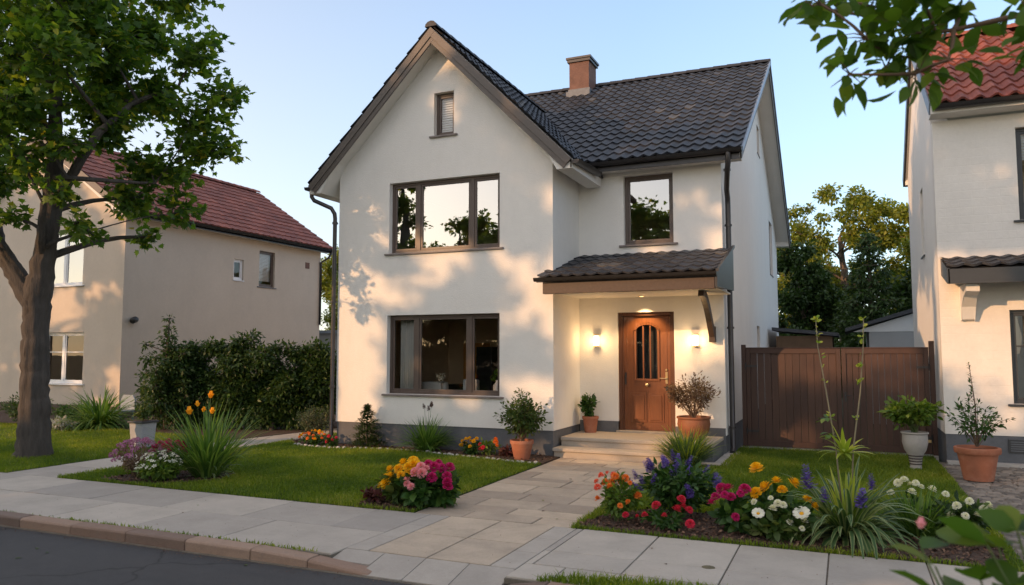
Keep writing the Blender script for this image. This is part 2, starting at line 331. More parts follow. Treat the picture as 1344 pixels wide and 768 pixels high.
ns = n.nodes.new('ShaderNodeTexNoise'); ns.inputs['Scale'].default_value = 3; ns.inputs['Detail'].default_value = 6; n.links.new(geo.outputs['Position'], ns.inputs[0]); mv = n.nodes.new('ShaderNodeMix'); mv.data_type = 'RGBA'; mv.inputs[0].default_value = .25; n.links.new(geo.outputs['Position'], mv.inputs[6]); n.links.new(ns.outputs[1], mv.inputs[7]); n.links.new(mv.outputs[2], vo.inputs['Vector'])
src = pb.inputs['Base Color'].links[0].from_socket; n.links.new(_mul(n, src, _ramp(n, vo.outputs['Distance'], [(.0, g3(.45)), (.010, g3(1))])), pb.inputs['Base Color'])
struct(sheet('ground', 'earth', [(-400, -400), (400, -400), (400, 900), (-400, 900)], -.17))
struct(sheet('road', 'asphalt', [(-120, -1.2), (120, -1.2), (120, 6.02), (-120, 6.02)], -.10))
# pavement bed (shows only in the joints) and the slabs
for a_, b_ in ((-60, -4.62), (-2.78, 30)): struct(sheet('pavement_bed', 'joint', [(a_, 6.19), (b_, 6.19), (b_, 8.14), (a_, 8.14)], -.016))
mb = MB()
def slabrow(mb, x0, x1, y0, y1, step, z, jx=.0, gap=.007, off=0):
    x = x0+off
    xs = [x0]
    while x < x1-step*.3:
        if x > x0+.05: xs.append(x+random.uniform(-jx, jx))
        x += step
    xs.append(x1)
    for a, b in zip(xs[:-1], xs[1:]):
        mb.tint = random.random(); dz = random.uniform(-.0025, .0025)
        mb.slab([(a+gap, y0+gap), (b-gap, y0+gap), (b-gap, y1-gap), (a+gap, y1-gap)], z-.05, z+dz, .004)
slabrow(mb, -46, -4.62, 7.16, 8.15, 1.30, 0, off=.35); slabrow(mb, -46, -4.62, 6.21, 7.16, 1.30, 0, off=.9)
slabrow(mb, -2.78, 16, 7.16, 8.15, .83, 0, off=.08); slabrow(mb, -2.78, 16, 6.66, 7.16, .83, 0, off=.08); slabrow(mb, -2.78, 16, 6.21, 6.66, .83, -.001, off=.4)
struct(mb.build('pavement', 'slab'))
# entry apron: four beige slabs within grey borders, sloping a little to the dropped kerb
mb = MB(); mb.tint = .35
for a, b in (((-4.62, 6.45), (-4.36, 8.15)), ((-3.04, 6.45), (-2.78, 8.15))):
    for k in range(3):
        y0 = a[1]+(b[1]-a[1])*k/3; y1 = a[1]+(b[1]-a[1])*(k+1)/3; mb.tint = random.uniform(.2, .6)
        mb.slab([(a[0]+.005, y0+.005), (b[0]-.005, y0+.005), (b[0]-.005, y1-.005), (a[0]+.005, y1-.005)], -.06, 0, .004)
for k in range(4):
    mb.tint = random.uniform(.2, .5); x0 = -4.62+k*.46; x1 = x0+.455; y_ = 6.19 if k < 1 else 6.0; zf = -.05 if k < 1 else -.088; mb.add([(x0+.005, y_, -.2), (x1, y_, -.2), (x1, 6.44, -.2), (x0+.005, 6.44, -.2), (x0+.005, y_, zf), (x1, y_, zf), (x1, 6.44, -.004), (x0+.005, 6.44, -.004)], [(4, 5, 6, 7), (0, 1, 5, 4), (1, 2, 6, 5), (2, 3, 7, 6), (3, 0, 4, 7)])
struct(mb.build('apron_border', 'slab'))
mb = MB()
for i, (x0, x1) in enumerate(((-4.35, -3.71), (-3.69, -3.05))):
    for j, (y0, y1) in enumerate(((6.46, 7.28), (7.30, 8.15))):
        mb.tint = (.75, .9, .6, .8)[i*2+j]; mb.slab([(x0, y0), (x1, y0), (x1, y1), (x0, y1)], -.05, 0, .004)
struct(mb.build('apron_slabs', 'flag'))
struct(sheet('apron_bed', 'joint', [(-4.62, 6.5), (-2.78, 6.5), (-2.78, 8.14), (-4.62, 8.14)], -.03))
# kerb stones (one per stone, ends rounded down to the dropped section)
mb = MB()
def kerbstone(x0, x1, za, zb):
    mb.tint = random.random(); g = .006; c = .02; vs = []
    for x, z in ((x0+g, za), (x1-g, zb)):
        dz = random.uniform(-.004, .004)
        for y, h in ((6.00, -.2), (6.00, z-c), (6.015, z-.004), (6.035, z), (6.185, z), (6.185, -.2)): vs.append((x, y+random.uniform(-.003, .003), h+dz))
    mb.add(vs, [(0, 1, 7, 6), (1, 2, 8, 7), (2, 3, 9, 8), (3, 4, 10, 9), (4, 5, 11, 10), (0, 5, 4, 3, 2, 1), (6, 7, 8, 9, 10, 11)])
x = -45
while x < -5.75: kerbstone(x, x+.86, .012, .012); x += .86
kerbstone(x, x+.7, .012, -.015); kerbstone(x+.7, -4.05, -.015, -.075)
kerbstone(-2.72, -2.35, -.05, .012); x = -2.35
while x < 16: kerbstone(x, x+.86, .012, .012); x += .86
struct(mb.build('kerb', 'kerb', bevel=.008))
struct(sheet('gutter_strip', 'joint', [(-60, 5.955), (20, 5.955), (20, 6.01), (-60, 6.01)], -.096))
# front path of irregular flagstones
struct(sheet('front_path_bed', 'joint', [(-4.87, 8.14), (-2.84, 8.14), (-2.84, 13.36), (-4.87, 13.36)], -.014))
mb = MB(); y = 8.165; k = 0
while y < 13.3:
    h = random.choice((.36, .48, .62, .55)); h = min(h, 13.34-y)
    if 13.34-(y+h) < .2: h = 13.34-y
    cuts = {0: (.36, .70), 1: (.55,), 2: (.22, .62), 3: (.45, .78)}[k % 4]; xs = [0]+[c+random.uniform(-.06, .06) for c in cuts]+[1]
    for a, b in zip(xs[:-1], xs[1:]):
        xa, xb = -4.86+a*2.01, -4.86+b*2.01; sa = 0 if a == 0 else random.uniform(-.05, .05); sb = 0 if b == 1 else random.uniform(-.05, .05); g = .008
        if b-a > .45 and random.random() < .6 and h > .4:
            t_ = random.uniform(.4, .6); ym = y+h*t_; mb.tint = random.random()
            mb.slab([(xa+g, y+g), (xb-g, y+g), (xb-g, ym-g), (xa+g, ym-g+.03)], -.05, random.uniform(-.004, .003)); mb.tint = random.random()
            mb.slab([(xa+g, ym+g+.03), (xb-g, ym+g), (xb-g, y+h-g), (xa+g, y+h-g)], -.05, random.uniform(-.004, .003))
        else:
            mb.tint = random.random(); mb.slab([(xa+g, y+g), (xb-g, y+g), (xb-g, y+h-g), (xa+g, y+h-g)], -.05, random.uniform(-.004, .003))
    y += h; k += 1
struct(mb.build('front_path', 'flag'))
# side path left of the lawn
struct(sheet('side_path_bed', 'joint', [(-12.44, 8.14), (-11.2, 8.14), (-11.2, 19), (-12.44, 19)], -.014))
mb = MB(); y = 8.16
while y < 19:
    mb.tint = random.uniform(.3, .9); mb.slab([(-12.43, y+.006), (-11.21, y+.006), (-11.21, y+.9), (-12.43, y+.9)], -.05, random.uniform(-.002, .002)); y += .906
struct(mb.build('side_path', 'slab'))
# cobbled drive
struct(sheet('drive_bed', 'joint', [(1.43, 8.14), (9, 8.14), (9, 15.6), (1.43, 15.6)], -.014))
mb = MB(); y = 8.17; k = 0
while y < 15.3:
    x = 1.47-(k % 2)*.09
    while x < 7:
        wd = random.uniform(.14, .19); mb.tint = random.random()
        if x >= 1.45: mb.slab([(x+.007, y+.006), (x+wd-.006, y+.006+random.uniform(-.004, .004)), (x+wd-.007, y+.124), (x+.006, y+.124)], -.05, random.uniform(-.006, .004), .012)
        x += wd
    y += .13; k += 1
struct(mb.build('drive', 'cobble'))
# lawns
LAWN_A = [(-11.19, 8.16), (-4.88, 8.16), (-4.88, 12.45), (-5.25, 12.42), (-6.1, 12.62), (-6.8, 12.78), (-7.6, 12.98), (-8.4, 12.98), (-9.6, 12.72), (-10.5, 12.9), (-11.19, 13.4)]
LAWN_A2 = [(-11.19, 13.4), (-10.5, 12.9), (-10.3, 13.5), (-10.3, 18.5), (-11.19, 18.5)]
LAWN_B = [(-60, 8.16), (-12.45, 8.16), (-12.45, 18.5), (-17, 15), (-60, 14.4)]
LAWN_C = [(-2.83, 8.16), (1.42, 8.16), (1.42, 16.2), (-2.0, 16.2), (-2.0, 13.3), (-2.83, 13.3)]
M['turf'] = mat('turf', (.04, .062, .014), .95, .35, 1.2, bump=.9, bscale=60)
for P_ in (LAWN_A, LAWN_A2, LAWN_B, LAWN_C): struct(sheet('lawn', 'turf', P_, -.004))
BEDS = [([(-10.5, 12.9), (-9.6, 12.72), (-8.4, 12.98), (-7.6, 12.98), (-6.8, 12.78), (-6.1, 12.62), (-5.25, 12.42), (-4.9, 12.5), (-4.88, 13.46), (-9.9, 13.46), (-10.4, 14.6), (-11.15, 14.5), (-11.15, 13.5)]),
        ([(-2.81, 8.2), (1.28, 8.2), (1.38, 9.2), (.9, 9.75), (.2, 9.35), (-.6, 9.2), (-1.3, 9.45), (-2.2, 9.5), (-2.7, 8.9)]),
        ([(-10.5, 8.32), (-9.9, 8.2), (-9.2, 8.35), (-8.7, 8.9), (-8.9, 9.5), (-9.7, 9.6), (-10.4, 9.0)]),
        ([(-5.75, 8.2), (-4.9, 8.18), (-4.9, 8.9), (-5.3, 9.1), (-5.8, 8.7)]),
        ([(-17.5, 13.6), (-12.4, 13.2), (-11.9, 16), (-12.3, 19.5), (-19.2, 19.5), (-19.2, 15.6), (-26, 15.6), (-26, 13.6)])]
for i, P_ in enumerate(BEDS): struct(sheet('mulch_bed', 'soil', P_, .012))
def grass(name, polys, dens, hmin, hmax, holes=(), z=0):
    Ps = []
    for poly, d in zip(polys, dens):
        a = np.array(poly); lo, hi = a.min(0), a.max(0); n = int((hi[0]-lo[0])*(hi[1]-lo[1])*d)
        x = rng.uniform(lo[0], hi[0], n); y = rng.uniform(lo[1], hi[1], n); k = inpoly(x, y, poly)
        for h in holes: k &= ~inpoly(x, y, h)
        Ps.append(np.c_[x[k], y[k]])
    P = np.vstack(Ps); n = len(P)
    pn = .5+.28*np.sin(P[:, 0]*2.1+np.sin(P[:, 1]*1.7)*1.3)+.22*np.sin(P[:, 1]*3.3+P[:, 0]*1.1)+rng.normal(0, .1, n)
    pn = pn-.35*(np.sin(P[:, 0]*.9+2)*np.sin(P[:, 1]*1.3+P[:, 0]*.5) > .55)*rng.random(n)+.3*(np.sin(P[:, 0]*5.1+P[:, 1]*2)*np.sin(P[:, 1]*4.3-P[:, 0]) > .6); pn = np.clip(pn, 0, 1); h = (hmin+(hmax-hmin)*rng.random(n)**1.5)*(.8+.4*pn)
    a = rng.uniform(0, 2*np.pi, n); wv = .0035+.0025*rng.random(n); ln = rng.normal(0, .45, (n, 2))*h[:, None]
    B = np.c_[P, np.full(n, z)]; s = np.c_[np.cos(a)*wv, np.sin(a)*wv, np.zeros(n)]
    mid = B+np.c_[ln*.35, h*.6]; tip = B+np.c_[ln, h*.95]
    V = np.stack([B-s, B+s, mid-s*.8, mid+s*.8, tip], 1).reshape(-1, 3)
    F = (np.array([(0, 1, 3), (0, 3, 2), (2, 3, 4)])[None]+(np.arange(n)*5)[:, None, None]).reshape(-1, 3)
    t = np.clip(.12+.6*pn+rng.normal(0, .17, n), 0, 1)
    return stuff(npmesh(name, V, F, 'blade', None, np.repeat(t, 5)))
_g = [[(-11.22, 8.13), (-4.86, 8.13)]+LAWN_A[2:], LAWN_A2, [(-17, 8.13), (-12.43, 8.13), (-12.45, 14), (-17, 14)], [(-30, 8.13), (-17, 8.13), (-17, 14), (-30, 14)], [(-2.86, 8.13), (1.44, 8.13)]+LAWN_C[2:]]
grass('lawn_grass', _g, [4600, 1800, 2600, 900, 4200], .025, .07, holes=[BEDS[0], BEDS[1], BEDS[2], BEDS[3], BEDS[4]])
grass('verge_grass', [[(-2.5, 6.17), (3.5, 6.17), (3.5, 6.52), (-1.2, 6.5), (-2.3, 6.38)]], [5200], .03, .09, z=.0)
grass('kerb_grass', [[(-8.4, 6.17), (-4.8, 6.17), (-4.8, 6.225), (-8.4, 6.225)], [(-12, 6.17), (-8.4, 6.17), (-8.4, 6.2), (-12, 6.2)]], [2600, 1400], .015, .05, z=.0)
# mulch chips
for P_, n in zip(BEDS[:4], (2600, 3200, 900, 700)):
    a = np.array(P_); lo, hi = a.min(0), a.max(0); x = rng.uniform(lo[0], hi[0], n*2); y = rng.uniform(lo[1], hi[1], n*2); k = inpoly(x, y, P_); x, y = x[k], y[k]; m_ = len(x)
    N_ = unit(np.c_[rng.normal(0, .5, (m_, 2)), np.ones(m_)]); o = leaves('bark_mulch', np.c_[x, y, np.full(m_, .018)], rdir(m_)*[1, 1, .35], N_, rng.uniform(.02, .055, m_), 'petal', 'chip'); stuff(o)

# ------------------------------------------------------------------ building helpers
def tile_roof(mb, O, U, V, nu, nv, tw, th, wave, lip, scal, keep=None, phase=0, stag=False):
    """rows of single tiles: O eave corner, U along the eave, V up the slope; each tile overlaps the one below"""
    O, U, V = Vector(O), Vector(U).normalized(), Vector(V).normalized(); N = U.cross(V)
    if N.z < 0: N = -N
    K = 6
    for j in range(nv):
        for i in range(nu):
            uo = (.5*tw if (stag and j % 2) else 0)
            c = O+U*((i+.5)*tw)+V*((j+.5)*th)
            if keep and not keep(c): continue
            mb.tint = min(1, max(0, random.gauss(.45, .25))); dj = random.uniform(-.004, .004); dv = random.uniform(-.008, .008); vs = []
            for k in range(K+1):
                f = k/K; u = i*tw+f*tw+uo; prof = wave*(.5+.5*math.cos(2*math.pi*(f+phase))); sc = scal*(2*f-1)**2
                for (v, h) in ((j*th+sc+dv, prof-.008), (j*th+sc+dv, prof+lip+dj), (j*th+th*.5, prof+lip*.55+dj*.5), (j*th+th+.02, prof+.001)):
                    vs.append(O+U*u+V*v+N*h)
            fs = []
            for k in range(K):
                for r_ in range(3): a = k*4+r_; fs.append((a, a+4, a+5, a+1))
            mb.add(vs, fs)
def ridge_caps(mb, p0, p1, r=.11, step=.36):
    p0, p1 = Vector(p0), Vector(p1); L = (p1-p0).length; d = (p1-p0)/L; sdv = d.cross(Vector((0, 0, 1))).normalized(); n = int(L/step)
    for i in range(n):
        a = p0+d*(L*i/n); b = p0+d*(L*(i+1)/n+.03); vs = []; mb.tint = random.random()
        for p, rr in ((a, r*1.06), (b, r*.93)):
            for k in range(7):
                th = math.pi*k/6; vs.append(p+sdv*math.cos(th)*rr*1.15+Vector((0, 0, 1))*(math.sin(th)*rr-.03))
        fs = [(k, k+1, k+8, k+7) for k in range(6)]+[tuple(range(7))]
        mb.add(vs, fs)
def window(parent, Mx, x0, x1, z0, z1, mull=(), depth=.12, fw=.055, m='frame', glass='glass', sill=True, sm='sill', bars=(), sash=.045, blind=None, mw=.09, siz=.10, slip=.05):
    """frame (mesh, named window) set back in its opening, child panes, sill and blind"""
    mb = MB(Mx); y0, y1 = depth, depth+.07
    mb.box(x0, x1, y0, y1, z0, z0+fw); mb.box(x0, x1, y0, y1, z1-fw, z1)
    edges = [x0]+list(mull)+[x1]
    for k, e in enumerate(edges):
        a, b = (e, e+fw) if k == 0 else ((e-fw, e) if k == len(edges)-1 else (e-mw/2, e+mw/2))
        mb.box(a, b, y0-.002, y1+.002, z0+fw, z1-fw)
    panes = []
    for k in range(len(edges)-1):
        a = edges[k]+(fw if k == 0 else mw/2); b = edges[k+1]-(fw if k == len(edges)-2 else mw/2); c, d = z0+fw, z1-fw
        ys = y0+.012; ye = y1-.012
        mb.box(a, b, ys, ye, c, c+sash); mb.box(a, b, ys, ye, d-sash, d); mb.box(a, a+sash, ys+.001, ye-.001, c+sash, d-sash); mb.box(b-sash, b, ys+.001, ye-.001, c+sash, d-sash)
        for f in bars:
            zz = c+(d-c)*f; mb.box(a+sash, b-sash, ys+.003, ye-.003, zz-.014, zz+.014)
        panes.append((a+sash, b-sash, c+sash, d-sash))
    o = mb.build('window', m, parent, bevel=.004)
    for a, b, c, d in panes:
        g = MB(Mx); ym = (y0+y1)/2; g.add([(a, ym, c), (b, ym, c), (b, ym, d), (a, ym, d)], [(0, 1, 2, 3)]); g.build('pane', glass, o)
    if sill:
        s_ = MB(Mx); e = .09 if sill is True else sill; s_.add([(x0-e, -slip, z0-.045), (x1+e, -slip, z0-.045), (x1+e, depth+.02, z0-.03), (x0-e, depth+.02, z0-.03), (x0-e, -slip, z0-.008), (x1+e, -slip, z0-.008), (x1+e, depth+.02, z0+.004), (x0-e, depth+.02, z0+.004)],
               [(0, 3, 2, 1), (4, 5, 6, 7), (0, 1, 5, 4), (1, 2, 6, 5), (2, 3, 7, 6), (3, 0, 4, 7)]); s_.build('sill', sm, o, bevel=.006)
    if blind:
        b_ = MB(Mx); z = blind; i = 0
        while z < z1-fw-.02:
            b_.add([(x0+fw, y1+.02, z), (x1-fw, y1+.02, z), (x1-fw, y1+.045, z+.045), (x0+fw, y1+.045, z+.045)], [(0, 1, 2, 3)]); z += .05
        b_.build('blind', 'white_pvc', o)
    return o
def rect(x0, x1, z0, z1): return [(x0, z0), (x1, z0), (x1, z1), (x0, z1)]

# ------------------------------------------------------------------ the white house
H = thing('house', 'white rendered two storey house with a steep front gable and lit wooden front door', 'house', (-6, 14, 0))
WL, WR, WF, MF, MR, BK = -9.95, -5.03, 13.45, 15.0, -2.12, 28.0
AX = (WL+WR)/2; AZ = 8.50; SL = 1.007                     # wing ridge x, height, slope
def wz(x): return AZ-SL*abs(x-AX)
ZR, YR, MS = 9.85, 21.5, .593                              # main ridge
def mz(y): return ZR-MS*abs(y-YR)
F0 = RZ((0, WF, 0)); F1 = RZ((0, MF, 0)); SR = RZ((MR, 0, 0), 90); SWR = RZ((WR, 0, 0), 90); SLF = RZ((WL, 0, 0), -90); BKM = RZ((0, BK, 0), 180)
zb = .47
W_UP = (-8.68, -6.14, 3.98, 5.46); W_LO = (-8.70, -6.14, 1.08, 2.69); W_AT = (-7.63, -7.17, 6.36, 7.26); W_M = (-4.07, -3.06, 4.10, 5.52); DOOR = (-4.22, -3.08, .35, 2.73)
mb = MB(F0); mb.prism([(WL, zb), (WR, zb), (WR, wz(WR)-.24), (AX, wz(AX)-.24), (WL, wz(WL)-.24)], 0, .28, [rect(*W_UP), rect(*W_LO), rect(*W_AT)])
mb.M = F1; mb.prism([(WR+.0, zb-.12), (WR, 5.85), (MR, 5.85), (MR, zb-.12), (DOOR[1], zb-.12), (DOOR[1], DOOR[3]), (DOOR[0], DOOR[3]), (DOOR[0], zb-.12)], 0, .28, [rect(*W_M)])
mb.M = SWR; mb.prism(rect(WF+.28, MF, zb, 5.9), 0, .28)
S_W = [(22.1, 22.75, 7.55, 8.35), (25.2, 26.3, 4.4, 6.1), (20.9, 21.6, 1.9, 2.62)]
mb.M = SR; mb.prism([(MF+.28, zb), (BK, zb), (BK, mz(BK)-.24), (YR, ZR-.24), (MF+.28, mz(MF+.28)-.24)], 0, .28, [rect(*r_) for r_ in S_W])
mb.M = SLF; mb.prism([(-BK, zb), (-WF-.28, zb), (-WF-.28, 5.7), (-MF, mz(MF)-.24), (-YR, ZR-.24), (-BK, mz(BK)-.24)], 0, .28)
mb.M = BKM; mb.prism(rect(-MR+.28, -WL-.28, zb, 5.7), 0, .28)
mb.build('wall', 'stucco', H)
mb = MB(); mb.box(WL+.02, WR-.02, WF+.02, WF+.3, -.1, zb); mb.box(WR-.3, WR-.02, WF+.3, MF+.3, -.1, zb); mb.box(WL+.02, WL+.3, WF+.3, BK, -.1, zb)
mb.box(MR-.3, MR-.02, MF+.02, BK, -.1, zb); mb.box(WR, DOOR[0], MF+.012-.03, MF+.2, .2, zb+.08); mb.box(DOOR[1], MR-.012, MF-.018, MF+.2, -.1, zb+.02)
mb.build('plinth', 'plinth', H)
# wing roof
rt = MB(); VF = WF-.42; E = 2.98; Ls = E*math.hypot(1, SL); n_v = 11
for sgn in (-1, 1):
    Vd = Vector((-sgn*1, 0, SL)); O = Vector((AX+sgn*E, VF, AZ-SL*E)); nu = 36 if sgn > 0 else 36
    tile_roof(rt, O, (0, 1, 0), Vd, nu, n_v, .235, Ls/n_v, .03, .03, .035, keep=lambda c: c.z > mz(c.y)-.10 or c.y < 15.6)
ridge_caps(rt, (AX, VF, AZ+.03), (AX, 19.3, AZ+.03))
# main roof
Ml = (YR-14.6)*math.hypot(1, MS); nvm = 20
tile_roof(rt, (-10.3, 14.6, mz(14.6)), (1, 0, 0), (0, 1, MS), 37, nvm, .233, Ml/nvm, .035, .032, .05, keep=lambda c: c.z > wz(c.x)-.12 or abs(c.x-AX) > 3.2)
tile_roof(rt, (-1.68, 28.4, mz(28.4)), (-1, 0, 0), (0, -1, MS), 37, nvm, .233, Ml/nvm, .035, .032, .05)
ridge_caps(rt, (-10.3, YR, ZR+.03), (-1.68, YR, ZR+.03))
roof = rt.build('roof', 'dark_tile', H)
# roof slabs below the tiles (soffit white), bargeboards brown
sf = MB()
for sgn in (-1, 1):
    p0 = Vector((AX, 0, AZ-.015)); p1 = Vector((AX+sgn*E, 0, AZ-.015-SL*E)); y0, y1 = VF+.05, (19.0 if sgn > 0 else 19.0)
    for a, b in (((y0), (y1)),):
        q = [(p0.x, p0.z), (p1.x, p1.z), (p1.x, p1.z-.17), (p1.x-sgn*.30, p1.z-.17), (WL+.15 if sgn < 0 else WR-.15, AZ-.24-SL*(AX-WL-.15)), (p0.x, p0.z-.235)]
        sf.prism(q, a, (14.9 if sgn > 0 else b))
q = [(14.62, mz(14.62)-.02), (YR, ZR-.02), (28.38, mz(28.38)-.02), (28.38, mz(28.38)-.17), (28.0, mz(28.38)-.17), (28.0, mz(28)-.235), (YR, ZR-.235), (15.0, mz(15.0)-.235), (15.0, mz(14.62)-.17), (14.62, mz(14.62)-.17)]
sf.M = RZ((0, 0, 0), 90)
sf.prism(q, 1.72, 4.6); 
sf.prism([(a+.0, b-.003) for a, b in [(17.0, mz(17)-.02), (YR, ZR-.02), (28.3, mz(28.3)-.02), (28.3, mz(28.3)-.2), (YR, ZR-.2), (17.0, mz(17)-.2)]], 4.6, 10.26)
sf.build('soffit', 'soffit', roof)
bb = MB()
for sgn in (-1, 1):
    a = Vector((AX, VF+.03+sgn*.0015, AZ-.02)); b = Vector((AX+sgn*(E-.0), VF+.03+sgn*.0015, AZ-.02-SL*E)); up = Vector((sgn*SL, 0, 1)).normalized()
    # outer thin verge strip and the deep board behind it
    bb.obox(a, b, (0, 1, 0), .035, up, -.23); bb.obox(a+Vector((0, -.028, 0)), b+Vector((0, -.028, 0)), (0, 1, 0), .02, up, -.14)
bb.obox((-1.70, 14.6, mz(14.6)-.01), (-1.70, YR, ZR-.01), (1, 0, 0), .03, (0, -MS, 1), -.20); bb.obox((-1.70, YR, ZR-.01), (-1.70, 28.4, mz(28.4)-.01), (1, 0, 0), .03, (0, MS, 1), -.26)
bb.build('bargeboard', 'fascia', roof, bevel=.004)
vz = MB(); vz.obox((-1.675, 14.58, mz(14.58)+.035), (-1.675, YR, ZR+.05), (1, 0, 0), .05, (0, -MS, 1), -.10); vz.obox((-1.675, YR, ZR+.05), (-1.675, 28.4, mz(28.4)+.035), (1, 0, 0), .05, (0, MS, 1), -.10)
vz.build('verge_strip', 'zinc', roof)
def gutter_mb(mb, p0, p1, r=.075, out=(0, -1, 0)):
    p0, p1, out = Vector(p0), Vector(p1), Vector(out); prof = [(-1, 0), (-.92, -.55), (-.55, -.92), (0, -1), (.55, -.92), (.92, -.55), (1, 0), (1.1, .1), (.95, .1), (.8, -.45), (.45, -.78), (0, -.86), (-.45, -.78), (-.8, -.45), (-.86, 0)]; n = len(prof)
    vs = [p+out*a*r+Vector((0, 0, b*r)) for p in (p0, p1) for a, b in prof]
    mb.add(vs, [(i, (i+1) % n, n+(i+1) % n, n+i) for i in range(n)]+[tuple(range(7)), tuple(n+i for i in range(7))])
g = MB(); gutter_mb(g, (-4.72, 14.53, 5.72), (-1.66, 14.53, 5.74)); g.box(-4.70, -1.72, 14.60, 14.63, 5.56, 5.76)
g.build('gutter', 'gutter', roof, autosm=40); g = MB(); gutter_mb(g, (WL-.55, VF, 5.46), (WL-.55, 20, 5.46), out=(-1, 0, 0)); g.build('gutter', 'gutter', roof, autosm=40); g = MB(); gutter_mb(g, (-4.44, VF+.02, 5.46), (-4.44, 14.5, 5.52), out=(1, 0, 0)); g.box(-4.545, -4.515, VF+.05, 14.6, 5.32, 5.50)
g.build('gutter', 'gutter', roof, autosm=40)
def pipe(pts, r, m, ztop):
    p = MB(); p.tube(pts, r, 12)
    for z in ztop:
        q_ = pts[-2]; p.tube([(q_[0], q_[1], z-.02), (q_[0], q_[1], z+.02)], r*1.35, 12); p.box(q_[0]-.012, q_[0]+.012, q_[1]-.012, q_[1]+.1, z-.012, z+.012)
    return p.build('downpipe', m, H, smooth=True, autosm=50)
pipe([(-1.92, 14.53, 5.70), (-1.92, 14.53, 5.5), (-1.95, 14.62, 5.35), (-2.02, 15.0, 5.08), (-2.03, 15.18, 4.95), (-2.03, 15.2, 4.8), (-2.03, 15.2, .12), (-2.03, 15.1, .03)], .052, 'pipe', (5.5, 4.4, 2.4, .5))
pipe([(WL-.55, 13.2, 5.42), (WL-.55, 13.2, 5.28), (WL-.50, 13.22, 5.2), (WL-.12, 13.32, 5.02), (WL-.06, 13.36, 4.9), (WL-.06, 13.38, 4.8), (WL-.06, 13.38, .1), (WL-.1, 13.3, .03)], .045, 'pipe', (4.7, 3.0, 1.2))
# chimney
c = MB(); cx0, cx1, cy0, cy1 = -7.22, -6.62, 20.75, 21.45; c.box(cx0, cx1, cy0, cy1, 8.9, 10.42)
ch = c.build('chimney', 'brick', H)
for z in (10.0,): pass
c = MB(); c.box(cx0-.05, cx1+.05, cy0-.05, cy1+.05, 10.42, 10.50); c.box(cx0-.08, cx1+.08, cy0-.08, cy1+.08, 10.50, 10.56); c.add([(cx0-.08, cy0-.08, 10.56), (cx1+.08, cy0-.08, 10.56), (cx1+.08, cy1+.08, 10.56), (cx0-.08, cy1+.08, 10.56), ((cx0+cx1)/2, (cy0+cy1)/2, 10.64)], [(0, 1, 4), (1, 2, 4), (2, 3, 4), (3, 0, 4)])
c.build('chimney_cap', 'gutter', ch)
c = MB(); c.box(cx0-.03, cx1+.03, cy0-.03, cy1+.03, 9.0, mz(cy0)+.20); c.box(cx0-.06, cx1+.06, cy0-.14, cy0, mz(cy0)-.2, mz(cy0)+.1); c.build('flashing', 'gutter_lead', ch)
# windows
window(H, F0, *W_UP, mull=(-8.04, -6.80), glass='glass'); window(H, F0, *W_LO, mull=(-8.05, -6.84), glass='glass_low', siz=.12)
window(H, F0, *W_AT, fw=.05, blind=6.42, glass='glass_low'); window(H, F1, *W_M, fw=.06, slip=.06)
for r_ in S_W: window(H, SR, *r_, depth=.08, slip=.02, sill=.02)
# intermediate floors and dark rooms
fl = MB(); fl.box(WL+.29, WR-.29, WF+.29, 17.9, 2.86, 2.96); fl.box(WL+.29, MR-.3, 15.4, BK-.3, 5.75, 5.80); fl.box(WR-.28, MR-.3, MF+.29, BK-.3, 2.86, 2.96)
fl.box(WL+.29, WR-.29, WF+.29, 15.4, 5.75, 5.80)
M['ceiling'] = mat('ceiling_paint', (.60, .50, .38), .9, .04, 1)
M['room'] = mat('room_wall', (.74, .58, .41), .9, .05, 1); M['room_floor'] = mat('room_floor', (.34, .22, .14), .5, .2, 2)
fl.build('floor_slab', 'ceiling', H)
rw = MB(); rw.box(WL+.28, WR-.28, 17.9, 18.0, .4, 2.86); rw.box(WL+.281, WL+.30, WF+.29, 17.9, .4, 2.86); rw.box(WR-.30, WR-.281, WF+.29, 17.9, .4, 2.86); rw.build('interior_wall', 'room', H)
rw = MB(); rw.box(WL+.29, WR-.29, WF+.29, 17.9, .38, .42); rw.build('interior_floor', 'room_floor', H)
rw = MB(); rw.box(WR-.28, WR-.27, MF, BK, 2.96, 5.7); rw.box(WL+.3, MR-.3, 18.5, 18.6, 2.96, 5.75); rw.build('partition', 'room', H)
# door
dx0, dx1, dz0, dz1 = DOOR
fr = MB(F1); fr.box(dx0, dx0+.07, .05, .17, dz0, dz1); fr.box(dx1-.07, dx1, .05, .17, dz0, dz1); fr.box(dx0+.07, dx1-.07, .05, .17, dz1-.07, dz1)
fr.box(dx0+.07, dx0+.10, .075, .17, dz0, dz1-.07); fr.box(dx1-.10, dx1-.07, .075, .17, dz0, dz1-.07)
door = fr.build('door', 'wood_edge', H, bevel=.006)
lf = MB(F1); X0, X1, Z0, Z1 = dx0+.105, dx1-.105, dz0+.03, dz1-.08; wx = X1-X0
gx0, gx1, gz0, gz1 = X0+wx*.27, X0+wx*.73, Z0+1.02, Z1-.17; cxm = (gx0+gx1)/2
arch = [(gx0, gz0), (gx1, gz0), (gx1, gz1-.12)]+[(cxm+(gx1-cxm)*math.cos(t), gz1-.12+.12*math.sin(t)) for t in np.linspace(.25, math.pi-.25, 9)]+[(gx0, gz1-.12)]
lf.prism(rect(X0, X1, Z0, Z1), .10, .145, [arch])
for a, b in ((X0+wx*.14, X0+wx*.485), (X0+wx*.515, X0+wx*.86)):       # lower raised panels
    lf.box(a, b, .085, .105, Z0+.16, Z0+.74); lf.box(a+.045, b-.045, .07, .09, Z0+.205, Z0+.695)
